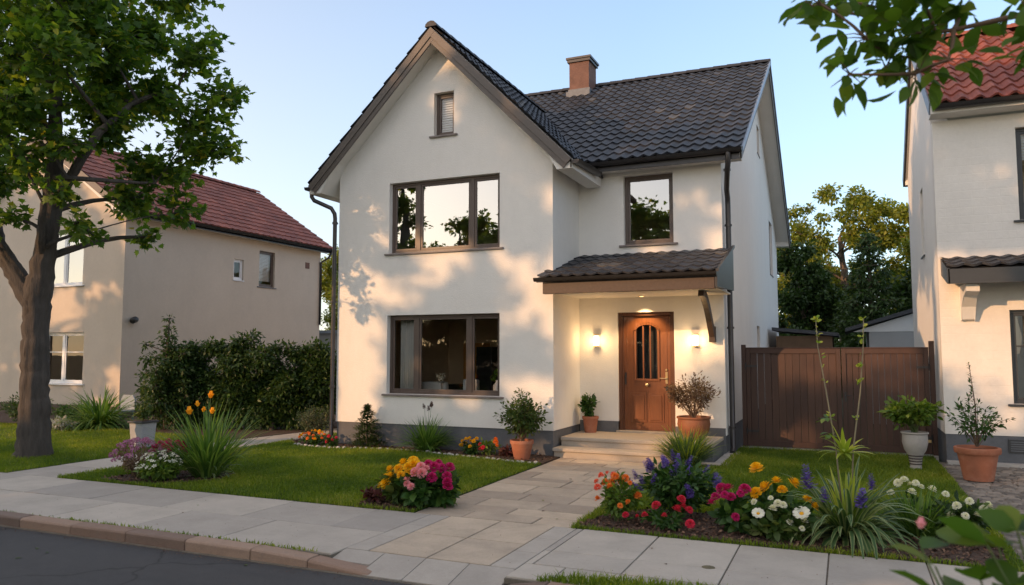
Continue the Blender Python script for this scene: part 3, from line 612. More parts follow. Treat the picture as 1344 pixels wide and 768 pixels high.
lf.box(gx0-.045, gx0, .075, .105, gz0-.045, gz1-.10); lf.box(gx1, gx1+.045, .075, .105, gz0-.045, gz1-.10); lf.box(gx0, gx1, .075, .105, gz0-.045, gz0)
pr = [(cxm+(gx1-cxm+.045)*math.cos(t), gz1-.12+.165*math.sin(t)) for t in np.linspace(0, math.pi, 13)]; pi_ = [(cxm+(gx1-cxm)*math.cos(t), gz1-.12+.12*math.sin(t)) for t in np.linspace(0, math.pi, 13)]
for k in range(12): lf.prism([pi_[k], pr[k], pr[k+1], pi_[k+1]], .075, .105)
for k in (1, 2): xx = gx0+(gx1-gx0)*k/3; lf.box(xx-.014, xx+.014, .085, .125, gz0, gz1-.03)
for a, b, c_, d in ((X0+wx*.06, X0+wx*.075, Z0+.06, Z1-.06), (X1-wx*.075, X1-wx*.06, Z0+.06, Z1-.06)): lf.box(a, b, .094, .105, c_, d)
lf.build('door_leaf', 'wood', door, bevel=.007)
gl = MB(F1); gl.add([(gx0-.01, .13, gz0-.01), (gx1+.01, .13, gz0-.01), (gx1+.01, .13, gz1+.02), (gx0-.01, .13, gz1+.02)], [(0, 1, 2, 3)]); gl.build('pane', 'glass_low', door)
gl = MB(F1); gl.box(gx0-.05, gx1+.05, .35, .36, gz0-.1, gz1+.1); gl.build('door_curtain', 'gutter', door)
hd = MB(F1); hx = X1-.075; hz = Z0+1.03
hd.box(hx-.022, hx+.022, .088, .10, hz-.10, hz+.13); hd.tube([(hx, .095, hz), (hx, .05, hz), (hx-.02, .045, hz), (hx-.13, .045, hz+.005)], .010, 8); hd.tube([(hx, .095, hz+.17), (hx, .06, hz+.17)], .02, 10)
hd.build('handle', 'brass', door, smooth=True, autosm=40)
hd = MB(F1); hd.lathe([(.0, .02), (.025, .018), (.034, .005), (.02, -.01), (.012, -.03), (0, -.03)], 14); hd.v = []; hd.f = []; hd.t = []
hd.tube([(cxm, .10, Z0+.90), (cxm, .075, Z0+.90), (cxm, .07, Z0+.90), (cxm, .045, Z0+.90), (cxm, .038, Z0+.90)], [.02, .014, .034, .036, .02], 14); hd.build('door_knob', 'brass', door, smooth=True)
hd = MB(F1); hd.box(X0+.015, X0+.045, .085, .10, Z0+.9, Z0+1.14); hd.build('hinge', 'black', door); hd = MB(F1); hd.box(hx-.018, hx+.018, .088, .10, hz-.24, hz-.14); hd.build('lock_plate', 'black', door)
th_ = MB(F1); th_.box(dx0-.04, dx1+.04, -.05, .2, .33, .372); th_.build('threshold', 'step', door, bevel=.005)
# porch canopy
PF, PB, PX0, PX1 = 12.90, 15.02, -5.14, -1.93; pzf, pzb = 3.30, 3.92; ps = (pzb-pzf)/(PB-PF)
pc = MB(); nvp = 6; tile_roof(pc, (PX0, PF, pzf), (1, 0, 0), (0, 1, ps), 14, nvp, (PX1-PX0)/14, math.hypot(PB-PF, pzb-pzf)/nvp, .022, .022, .03)
pr_ = pc.build('porch_roof', 'dark_tile', H)
pc = MB(); pc.obox((PX0, (PF), pzf-.02), (PX1, PF, pzf-.02), (0, 1, 0), .06, (0, 0, 1), -.08); pc.prism([(PX0, 0), (PX1, 0), (PX1, .01), (PX0, .01)], 0, 0) if False else None
# deck under the tiles, right cheek, front beam, ceiling
pc.add([(PX0, PF, pzf-.02), (PX1, PF, pzf-.02), (PX1, PB, pzb-.02), (PX0, PB, pzb-.02), (PX0, PF, pzf-.08), (PX1, PF, pzf-.08), (PX1, PB, pzb-.08), (PX0, PB, pzb-.08)], [(0, 1, 2, 3), (7, 6, 5, 4), (0, 4, 5, 1), (1, 5, 6, 2), (3, 7, 4, 0)])
pc.build('porch_deck', 'gutter', pr_)
pc = MB(RZ((PX1-.0, 0, 0), 90)); pc.prism([(PF+.02, 3.02), (15.0, 3.10), (15.0, pzb), (PF+.02, pzf-.02)], -.006, .035)
pc.M = RZ((PX1, 0, 0), 90); pc.obox((PF-.02, -.015, pzf+.0), (15.0, -.015, pzb+.035), (0, 1, 0), .05, (0, 0, 1), .05, -.03); pc.build('porch_cheek', 'gutter', pr_)
pc = MB(); pc.box(PX0+.10, PX1-.04, PF+.03, PF+.15, 2.99, 3.20); pc.build('porch_beam', 'timber', pr_, bevel=.006)
pc = MB(); pc.box(WR+.001, PX1-.06, PF+.15, 14.998, 3.03, 3.06); pc.box(PX0+.12, WR, PF+.151, WF-.001, 3.03, 3.06); pc.build('porch_ceiling', 'soffit', pr_)
pc = MB(); gutter_mb(pc, (PX0-.03, PF-.05, pzf-.03), (PX1+.01, PF-.05, pzf-.03), .062); pc.build('porch_gutter', 'gutter', pr_, autosm=40)
br = MB(RZ((-2.33, 0, 0), 90)); pts_o = []; pts_i = []
for k in range(11):
    t = k/10; y = 13.72+1.13*t; z = 3.0-.72*t**1.25-.10*math.sin(math.pi*t)*-1; d_ = Vector((1.13, -.72*1.25*max(t, .02)**.25)).normalized(); nn = Vector((-d_.y, d_.x)); wd = .075+.0*t
    pts_o.append((y+nn.x*wd, z+nn.y*wd)); pts_i.append((y-nn.x*wd, z-nn.y*wd))
for k in range(10): br.prism([pts_i[k], pts_i[k+1], pts_o[k+1], pts_o[k]], -.05, .05)
br.prism([(14.82, 2.12), (14.999, 2.12), (14.999, 2.42), (14.82, 2.42)], -.055, .055)
br.build('bracket', 'timber', pr_)
# steps
st = MB(); st.box(-5.0, -2.17, 13.74, 14.97, .27, .335); st.build('step', 'step', H, bevel=.012)
st = MB(); st.box(-5.0, -2.19, 13.78, 14.97, -.05, .27); st.build('step_base', 'plinth', H)
st = MB(); st.box(-4.99, -2.62, 13.765, 13.78, .16, .27); st.box(-5.0, -2.62, 13.38, 13.76, -.05, .11); st.build('riser', 'step', H)
st = MB(); st.box(-5.02, -2.60, 13.34, 13.765, .11, .17); st.build('step', 'step', H, bevel=.012)
st = MB(); st.box(-2.62, -1.9, 13.45, 13.74, -.05, .02); st.box(-2.16, -1.9, 13.745, 15.4, -.05, .022); st.build('apron_kerb', 'concrete', H, bevel=.01)
# lamps of the porch
def wall_lamp(x, label, e):
    t = thing('wall_lamp', label, 'wall lamp', (x, MF, 2.15), 'wall lamps beside the front door')
    a = MB(); a.box(x-.035, x+.035, MF-.03, MF, 2.05, 2.28); a.tube([(x, MF-.07, 2.26), (x, MF-.07, 2.285)], .065, 18); a.tube([(x, MF-.07, 2.035), (x, MF-.07, 2.06)], .065, 18); a.box(x-.01, x+.01, MF-.07, MF, 2.262, 2.28); a.box(x-.01, x+.01, MF-.07, MF, 2.04, 2.058)
    a.build('bracket', 'brass', t)
    a = MB(); a.tube([(x, MF-.07, 2.06), (x, MF-.07, 2.26)], .056, 18); a.build('lamp_shade', 'lamp', t, smooth=True, autosm=50)
    l = bpy.data.lights.new('lamp_light', 'POINT'); l.energy = e; l.color = (1, .62, .28); l.shadow_soft_size = .06; lo = bpy.data.objects.new('lamp_light', l); COL.objects.link(lo); lo.parent = t; lo.location = (0, -.20, .01)
M['lamp'] = emitmat('lamp_glass', (1, .66, .32), 3.4)
wall_lamp(-4.65, 'lit cylindrical wall lamp left of the wooden front door', 3.4); wall_lamp(-2.66, 'lit cylindrical wall lamp right of the wooden front door', 3.4)
t = thing('recessed_light', 'small round downlight in the porch ceiling above the wooden door', 'ceiling light', (-3.65, 14.72, 3.03))
a = MB(); a.tube([(-3.65, 14.72, 3.022), (-3.65, 14.72, 3.04)], .05, 16); a.build('lens', 'lamp', t)
a = MB(); a.lathe([(.05, 3.018), (.07, 3.02), (.07, 3.032)], 18, (-3.65, 14.72, 0)); a.build('trim_ring', 'brass', t)
l = bpy.data.lights.new('spot', 'SPOT'); l.energy = 48; l.color = (1, .66, .32); l.spot_size = R(95); l.spot_blend = .5; l.shadow_soft_size = .03; lo = bpy.data.objects.new('spot', l); COL.objects.link(lo); lo.parent = t; lo.location = (0, 0, -.03); lo.rotation_euler = (R(6), 0, 0)
# furniture seen through the lower window
M['linen'] = mat('linen', (.62, .60, .56), .9, .05, 3); M['curtain'] = mat('curtain_cloth', (.55, .54, .50), .9, .05, 3); M['cabinet'] = mat('cabinet_dark', (.02, .016, .014), .4, .1, 3); M['amber'] = mat('amber_panel', (.55, .24, .05), .6, .12, 2)
cu = MB(); vs = []; n_ = 40
for k in range(n_+1):
    x = -8.58+.36*k/n_; y = 13.80+.022*math.sin(k*1.15)+.01*math.sin(k*.5)
    vs += [(x, y, .55), (x, y*1.0, 2.62)]
cu.add(vs, [(2*k, 2*k+2, 2*k+3, 2*k+1) for k in range(n_)]); o = cu.build('curtain', 'curtain', smooth=True); so = o.modifiers.new('s', 'SOLIDIFY'); so.thickness = .004
tag(o, 'pale pleated curtain hanging at the left end of the lower front window', 'curtain')
def armchair(x, y, wd, h, label):
    t = thing('armchair', label, 'armchair', (x, y, .42), 'white armchairs behind the lower window')
    a = MB(); a.box(x-wd/2, x+wd/2, y-.32, y-.16, .45, h); a.build('backrest', 'linen', t, bevel=.04); a = MB(); a.box(x-wd/2, x+wd/2, y-.158, y+.35, .45, .82); a.build('seat', 'linen', t, bevel=.04)
    for s_ in (-1, 1): a = MB(); a.box(x+s_*wd/2-.06, x+s_*wd/2+.06, y-.16, y+.33, .46, .98); a.build('armrest', 'linen', t, bevel=.03)
armchair(-8.08, 14.6, .62, 1.30, 'white armchair back beside the curtain in the lower front window'); armchair(-7.28, 14.75, .34, 1.36, 'narrow white armchair back in the middle of the lower front window')
o = MB().box(-8.75, -8.2, 17.0, 17.4, .42, 2.15).build('cabinet', 'amber'); tag(o, 'amber coloured panel deep in the room behind the lower window', 'cupboard')  # plain upright amber box near the back wall, one even colour
o = MB().box(-8.0, -7.6, 16.2, 16.7, .42, 2.05).build('tall_cabinet', 'cabinet', bevel=.01); tag(o, 'tall black cabinet standing in the room behind the lower window', 'cabinet')
o = MB().box(-8.9, -8.0, 16.2, 16.8, .42, 1.15).build('sideboard', 'cabinet', bevel=.01); tag(o, 'low black sideboard in the room behind the lower window', 'sideboard')
o = MB().box(-7.2, -6.75, 17.86, 17.9, 1.95, 2.45).build('picture_frame', 'ceiling', bevel=.004); tag(o, 'small pale picture hanging on the wall behind the lower window', 'picture')
def vase(x, y, z, s, label, grp=None):
    t = thing('flower_vase', label, 'vase', (x, y, z)); a = MB(); a.lathe([(0, 0), (.05*s, 0), (.09*s, .08*s), (.085*s, .16*s), (.04*s, .22*s), (.05*s, .25*s), (.045*s, .25*s), (.035*s, .22*s)], 20, (x, y, z)); a.build('vase_body', 'white_pvc', t, smooth=True)
    n = 60; P = rng.normal(size=(n, 3))*[.05*s, .05*s, .05*s]+[0, 0, .33*s]; leaves('bouquet', P, rdir(n), rdir(n), rng.uniform(.05, .09, n)*s, 'oval', 'lime_leaf', t)
vase(-6.36, 13.86, 1.10, 1.1, 'round white vase with greenery on the right end of the lower window ledge')
t = thing('flower_vase', 'small white flowers in a low bowl on a stand between the armchairs', 'vase', (-7.85, 14.2, .42)); a = MB(); a.lathe([(0, 0), (.14, 0), (.14, .03), (.03, .05), (.03, .86), (.10, .90), (.09, .90)], 18, (-7.85, 14.2, .42)); a.build('stand', 'linen', t); n = 50
leaves('bouquet', rng.normal(size=(n, 3))*[.05, .04, .03]+[0, 0, .98], rdir(n), rdir(n), rng.uniform(.04, .06, n), 'petal', 'petal_white', t)
o = MB().box(-8.6, -6.2, 13.74, 13.95, 1.04, 1.085).build('window_ledge', 'white_paint', H)

# ------------------------------------------------------------------ the right-hand house
HR = thing('house', 'white painted brick house with red pantile roof at the right edge', 'house', (4, 16, 0))
RX, RY, RB = 1.56, 15.5, 21.4; RR = 18.4; RZT = 8.62; RS = (RZT-6.3)/(RR-15.1)
def rz_(y): return RZT-RS*abs(y-RR)
FR = RZ((0, RY, 0)); SRL = RZ((RX, 0, 0), -90)
m_ = mat('painted_brick', (.74, .70, .64), .9, .06, 1.2, dirt=(.15, (.45, .40, .33), 1.5, None)); M['painted_brick'] = m_
n = m_.node_tree; geo = n.nodes.new('ShaderNodeNewGeometry'); sx = n.nodes.new('ShaderNodeSeparateXYZ'); n.links.new(geo.outputs['Position'], sx.inputs[0]); cb = n.nodes.new('ShaderNodeCombineXYZ'); ad = n.nodes.new('ShaderNodeMath'); n.links.new(sx.outputs[0], ad.inputs[0]); n.links.new(sx.outputs[1], ad.inputs[1]); n.links.new(ad.outputs[0], cb.inputs[0]); n.links.new(sx.outputs[2], cb.inputs[1])
bt = n.nodes.new('ShaderNodeTexBrick'); bt.inputs['Scale'].default_value = 1; bt.inputs['Brick Width'].default_value = .42; bt.inputs['Row Height'].default_value = .15; bt.inputs['Mortar Size'].default_value = .008; bt.inputs['Mortar Smooth'].default_value = .6; n.links.new(cb.outputs[0], bt.inputs[0])
b2 = n.nodes.new('ShaderNodeBump'); b2.inputs['Strength'].default_value = .35; b2.inputs['Distance'].default_value = .006; b2.invert = True; n.links.new(bt.outputs['Fac'], b2.inputs['Height'])
b3 = n.nodes.new('ShaderNodeBump'); b3.inputs['Strength'].default_value = .3; b3.inputs['Distance'].default_value = .012; n.links.new(_noise(n, geo.outputs['Position'], 22, 4), b3.inputs['Height']); n.links.new(b2.outputs[0], b3.inputs['Normal'])
n.links.new(b3.outputs[0], [x for x in n.nodes if x.type == 'BSDF_PRINCIPLED'][0].inputs['Normal'])
RW1 = (2.83, 4.35, 4.22, 5.85); RW2 = (2.61, 4.3, 1.05, 2.66); RWS = (-18.35, -17.75, 3.95, 5.35)
mb = MB(FR); mb.prism(rect(RX, 9, .5, 6.10), 0, .28, [rect(*RW1), rect(*RW2)]); mb.build('wall', 'painted_brick', HR)
mb = MB(SRL); mb.prism([(-RB, .5), (-RY-.28, .5), (-RY-.28, rz_(RY+.28)-.24), (-RR, RZT-.24), (-RB, rz_(RB)-.24)], 0, .28, [rect(*RWS)]); mb.M = RZ((0, RB, 0), 180); mb.prism(rect(-9, -RX-.28, .5, 6.1), 0, .28); mb.build('wall', 'stucco', HR)
mb = MB(); mb.box(RX+.01, 9, RY-.01+.02, RY+.3, -.1, .5); mb.box(RX+.012, RX+.3, RY+.3, RB, -.1, .5); mb.build('plinth', 'plinth', HR)
mb = MB(); mb.box(RX-.0, 9, RY-.22, RY, -.1, .045); mb.build('foundation_edge', 'concrete', HR)
mb = MB(); Lr = (RR-15.08)*math.hypot(1, RS); tile_roof(mb, (RX-.06, 15.08, rz_(15.08)), (1, 0, 0), (0, 1, RS), 30, 11, .26, Lr/11, .075, .035, .02, phase=.1); tile_roof(mb, (9.31, 21.72, rz_(21.72)), (-1, 0, 0), (0, -1, RS), 30, 11, .26, Lr/11, .075, .035, .02)
ridge_caps(mb, (RX-.06, RR, RZT+.08), (9, RR, RZT+.08), .12); rr = mb.build('roof', 'red_tile', HR)
mb = MB(RZ((0, 0, 0), 90)); q = [(15.1, rz_(15.1)-.02), (RR, RZT-.02), (21.7, rz_(21.7)-.02), (21.7, rz_(21.7)-.16), (RB, rz_(21.7)-.16), (RB, rz_(RB)-.235), (RR, RZT-.235), (RY, rz_(RY)-.235), (RY, rz_(15.1)-.16), (15.1, rz_(15.1)-.16)]
mb.prism(q, -9, -RX+.05); mb.build('soffit', 'soffit', rr)
mb = MB(); mb.obox((RX-.06, 15.08, rz_(15.08)+.05), (RX-.06, RR, RZT+.06), (1, 0, 0), .03, (0, -RS, 1), -.22); mb.build('verge_strip', 'zinc', rr)
mb = MB(); mb.obox((RX-.07, RR, RZT+.06), (RX-.07, 21.72, rz_(21.72)+.05), (1, 0, 0), .05, (0, RS, 1), -.26); mb.build('bargeboard', 'gutter', rr)
mb = MB(); gutter_mb(mb, (RX-.02, 15.02, rz_(15.1)-.04), (9, 15.02, rz_(15.1)-.04), .075); mb.build('gutter', 'gutter', rr, autosm=40)
M['frame_dark'] = mat('frame_anthracite', (.035, .038, .042), .4, .1, 5)
window(HR, FR, *RW1, mull=(3.6,), m='frame_dark', depth=.10, sm='frame_dark', glass='glass_low', blind=5.3); window(HR, FR, *RW2, mull=(3.45,), m='frame_dark', depth=.10, sm='frame_dark', glass='glass_low', bars=(.62,))
window(HR, SRL, *RWS, m='frame_dark', depth=.15, sm='frame_dark', glass='glass_low', slip=.03, sill=.02)
mb = MB(FR); mb.box(2.50, 2.88, -.012, .02, .22, .44); v_ = mb.build('vent', 'frame_dark', HR)
mb = MB(FR)
for k in range(5): mb.box(2.53, 2.85, -.022, -.012, .24+k*.038, .262+k*.038)
mb.build('louvre', 'plinth', v_)
mb = MB(); tile_roof(mb, (1.60, 14.62, 3.36), (1, 0, 0), (0, .88, .24), 12, 3, .26, .304, .03, .03, .03); cp = mb.build('porch_roof', 'dark_tile', HR)
mb = MB(); mb.box(1.62, 4.7, 14.64, 14.70, 3.08, 3.33); mb.add([(1.60, 14.64, 3.08), (1.60, 15.5, 3.30), (1.60, 15.5, 3.60), (1.60, 14.64, 3.34), (1.64, 14.64, 3.08), (1.64, 15.5, 3.30), (1.64, 15.5, 3.60), (1.64, 14.64, 3.34)], [(0, 1, 2, 3), (7, 6, 5, 4), (0, 4, 5, 1), (3, 2, 6, 7), (0, 3, 7, 4)])
mb.add([(1.62, 14.66, 3.34), (4.7, 14.66, 3.34), (4.7, 15.49, 3.585), (1.62, 15.49, 3.585), (1.62, 14.66, 3.30), (4.7, 14.66, 3.30), (4.7, 15.49, 3.545), (1.62, 15.49, 3.545)], [(0, 1, 2, 3), (7, 6, 5, 4)]); mb.build('fascia', 'frame_dark', cp)
mb = MB(RZ((1.98, 0, 0), 90)); mb.prism([(14.78, 3.08), (15.499, 3.08), (15.499, 2.48), (15.40, 2.50), (15.30, 2.72), (15.08, 2.90), (14.80, 2.96)], -.10, .10); mb.build('bracket', 'white_paint', cp, bevel=.01)
mb = MB(); mb.box(3.0, 8.7, 16.6, 16.65, .5, 6); mb.build('partition', 'room', HR)

# ------------------------------------------------------------------ the left-hand house
HL = thing('house', 'beige rendered house with a red tiled roof behind the street tree', 'house', (-23, 20, 0))
LX, LF, LB, LA, LZ, LS = -19.3, 15.8, 24.9, -22.95, 8.72, .662
def lz(x): return LZ-LS*abs(x-LA)
FL_ = RZ((0, LF, 0)); SL_ = RZ((LX, 0, 0), 90); LW = 2*LA-LX
LW1 = (-22.75, -21.05, 3.95, 5.66); LW2 = (-22.7, -20.88, .98, 2.52); LW3 = (-26.2, -25.2, 3.95, 5.4)
mb = MB(FL_); mb.prism([(LW, .35), (LX, .35), (LX, lz(LX)-.22), (LA, LZ-.22), (LW, lz(LW)-.22)], 0, .28, [rect(*LW1), rect(*LW2), rect(*LW3)])
LS1 = (20.15, 20.62, 4.42, 5.14); LS2 = (21.40, 22.22, 4.28, 5.58)
mb.M = SL_; mb.prism(rect(LF+.28, LB, .35, lz(LX)-.2), 0, .28, [rect(*LS1), rect(*LS2)]); mb.M = RZ((0, LB, 0), 180); mb.prism([(-LX+.28, .35), (-LW, .35), (-LW, lz(LW)-.22), (-LA, LZ-.22), (-LX+.28, lz(LX+(-.28))-.22)], 0, .28)
mb.M = RZ((LW, 0, 0), -90); mb.prism(rect(-LB+.28, -LF-.28, .35, 6), 0, .28); mb.build('wall', 'left_stucco', HL)
M['left_plinth'] = mat('left_plinth', (.10, .07, .055), .9, .2, 2, bump=.4)
mb = MB(); mb.box(LW+.02, LX+.012, LF-.012, LF+.3, -.1, .35); mb.box(LX-.3, LX+.012, LF+.3, LB, -.1, .35); mb.build('plinth', 'left_plinth', HL)
mb = MB(); El = 4.02; nl = 13; Ll = El*math.hypot(1, LS)
for sg in (-1, 1): tile_roof(mb, (LA+sg*El, LF-.35, LZ-LS*El), (0, 1, 0), (-sg, 0, LS), 33, nl, .299, Ll/nl, .02, .035, .004)
ridge_caps(mb, (LA, LF-.35, LZ+.03), (LA, LB+.35, LZ+.03), .12); rl = mb.build('roof', 'left_tile', HL)
mb = MB()
for sg in (-1, 1): mb.prism([(LA, LZ-.01), (LA+sg*El, LZ-.015-LS*El), (LA+sg*El, LZ-.15-LS*El), (LA+sg*(El-.34), LZ-.15-LS*El), (LA, LZ-.2)], LF-.31, LB+.31)
mb.build('soffit', 'soffit', rl)
mb = MB()
for sg in (-1, 1):
    up = Vector((sg*LS, 0, 1)).normalized(); s_ = sg*.0015
    for yy in (LF-.33, LB+.33): mb = MB(); mb.obox((LA, yy+s_, LZ+.02), (LA+sg*El, yy+s_, LZ+.02-LS*El), (0, 1, 0), .03, up, -.2); mb.build('bargeboard', 'fascia', rl)
mb = MB(); gutter_mb(mb, (LA+El+.05, LF-.3, LZ-LS*El-.04), (LA+El+.05, LB+.4, LZ-LS*El-.04), .075, out=(1, 0, 0)); mb.box(LA+El-.03, LA+El, LF-.3, LB+.3, LZ-LS*El-.18, LZ-LS*El-.01); mb.build('gutter', 'gutter', rl, autosm=40)
mb = MB(); mb.tube([(LA+El+.05, LB+.2, 5.95), (LX+.3, LB+.12, 5.7), (LX+.06, LB-.05, 5.5), (LX+.06, LB-.06, 3)], .045, 10); mb.build('downpipe', 'pipe', HL, smooth=True)
for r_, mu in ((LW1, (-22.0,)), (LW2, (-21.9,)), (LW3, ())): window(HL, FL_, *r_, mull=mu, m='white_pvc', sm='white_pvc', depth=.12, glass=('glass' if r_ is LW1 else 'glass_low'), bars=((.62,) if r_ is LW2 else ()), slip=.06)
window(HL, SL_, *LS1, m='white_pvc', sm='white_pvc', depth=.06, glass='glass_low', slip=.03, sill=.03); window(HL, SL_, *LS2, m='frame', sm='plinth', depth=.08, glass='glass_low', blind=4.5, slip=.03)
mb = MB(SL_); mb.box(23.95, 24.2, -.012, .02, 5.18, 5.42); mb.build('vent', 'brick', HL)
mb = MB(); mb.box(LW+.4, LX-.4, 18.5, 18.6, .4, 6); mb.box(LW+.3, LX-.29, LF+.29, 18.5, 2.9, 3.0); mb.build('partition', 'room', HL)
t = thing('security_lamp', 'small round black lamp on the side wall of the beige house', 'lamp', (LX, 16.25, 2.87))
mb = MB(); mb.tube([(LX, 16.25, 2.87), (LX+.03, 16.25, 2.87)], .06, 14); mb.tube([(LX+.02, 16.25, 2.87), (LX+.09, 16.22, 2.86)], .022, 8); mb.build('wall_plate', 'black', t)
mb = MB(); mb.tube([(LX+.07, 16.25, 2.9), (LX+.12, 16.15, 2.88), (LX+.15, 16.02, 2.84), (LX+.155, 16.0, 2.83)], [.05, .095, .09, .06], 16); mb.build('lamp_head', 'black', t, smooth=True, autosm=50)
# ------------------------------------------------------------------ gate and what stands behind it
G = thing('gate', 'dark brown double gate of vertical boards between the two white houses', 'gate', (-.2, 16.2, 0))
GX0, GX1, GY = -1.96, 1.50, 16.2
for i, (a, b) in enumerate(((GX0+.09, -.10), (-.085, GX1-.09))):
    mb = MB(); n_ = 12; wd = (b-a-.16)/n_
    for k in range(n_): x0 = a+.08+k*wd; mb.tint = random.random(); dy = (k % 2)*.008; mb.box(x0+.003, x0+wd-.003, GY+.0+dy, GY+.03, .16, 1.90)
    mb.build('gate_leaf', 'gate', G, bevel=.003)
    mb = MB(); mb.tint = .3; mb.box(a, a+.08, GY-.025, GY+.045, .05, 2.0); mb.box(b-.08, b, GY-.025, GY+.045, .05, 2.0); mb.box(a+.08, b-.08, GY-.022, GY+.042, .05, .16); mb.box(a+.08, b-.08, GY-.022, GY+.042, 1.90, 2.0); mb.box(a-.0, b+.0, GY-.032, GY+.052, 2.0, 2.025)
    mb.build('gate_frame', 'gate', G, bevel=.004)
for x in (GX0, GX1-.08):
    mb = MB(); mb.tint = .2; mb.box(x, x+.085, GY-.04, GY+.06, -.1, 2.08 if x < 0 else 2.14); mb.build('post', 'gate', G, bevel=.004)
for x in (GX0+.085, GX1-.085):
    for z in (.35, 1.65): mb = MB(); sg_ = 1 if x < 0 else -1; mb.tube([(x, GY-.045, z-.06), (x, GY-.045, z+.06)], .014, 8); mb.box(min(x, x+sg_*.22), max(x, x+sg_*.22), GY-.032, GY-.026, z-.02, z+.02); mb.build('hinge', 'black', G)
mb = MB(); mb.box(-.05, -.015, GY-.04, GY-.025, .98, 1.16); mb.tube([(-.03, GY-.03, 1.1), (-.03, GY-.075, 1.1), (.07, GY-.075, 1.1)], .009, 6); mb.build('handle', 'black', G)
mb = MB(); mb.box(1.33, 1.40, GY-.04, GY-.025, .26, .31); mb.build('lock', 'brass', G)
mb = MB(); mb.box(-2.0, 1.5, 16.1, 16.3, -.1, .03); struct(mb.build('gate_threshold', 'concrete'))
M['shed_wall'] = mat('shed_wall', (.16, .10, .06), .85, .2, 3); M['shed_light'] = mat('garage_wall', (.36, .37, .38), .85, .08, 2); M['roof_felt'] = mat('roof_felt', (.06, .065, .075), .8, .2, 2)
S1 = thing('shed', 'low flat roofed brown shed behind the gate beside the white house', 'shed', (-1.1, 24, 0)); mb = MB(); mb.box(-1.9, -.35, 24.05, 27, -.1, 2.40); mb.build('wall', 'shed_wall', S1)
mb = MB(); mb.add([(-2.0, 23.85, 2.56), (-.18, 23.85, 2.38), (-.18, 27.2, 2.38), (-2.0, 27.2, 2.56), (-2.0, 23.85, 2.66), (-.18, 23.85, 2.48), (-.18, 27.2, 2.48), (-2.0, 27.2, 2.66)], [(0, 3, 2, 1), (4, 5, 6, 7), (0, 1, 5, 4), (1, 2, 6, 5), (2, 3, 7, 6), (3, 0, 4, 7)]); mb.build('roof', 'roof_felt', S1)
S2 = thing('garage', 'pale grey garage with pitched dark roof behind the right side of the gate', 'garage', (2, 24, 0)); mb = MB(RZ((0, 24, 0))); mb.prism([(.62, -.1), (5, -.1), (5, 2.3), (1.9, 2.98), (.62, 2.62)], 0, 3.5); mb.build('wall', 'shed_light', S2)
mb = MB(RZ((0, 23.75, 0))); mb.prism([(.0, 2.50), (1.9, 3.08), (5.3, 2.35), (5.3, 2.45), (1.9, 3.19), (.0, 2.60)], 0, 4); mb.build('roof', 'roof_felt', S2)
mb = MB(RZ((0, 23.98, 0))); mb.prism([(.2, 2.50), (.62, 2.5), (1.9, 2.5), (1.9, 3.05)], 0, .02); mb.build('gable_board', 'white_pvc', S2)
S3 = thing('outbuilding', 'low pale outbuilding with flat roof glimpsed left of the white house', 'outbuilding', (-20.6, 28, 0)); mb = MB(); mb.box(-24, -17.5, 27, 30, -.1, 2.72); mb.build('wall', 'shed_light', S3); mb = MB(); mb.box(-24.2, -17.3, 26.8, 30.2, 2.72, 2.84); mb.build('roof', 'zinc', S3)

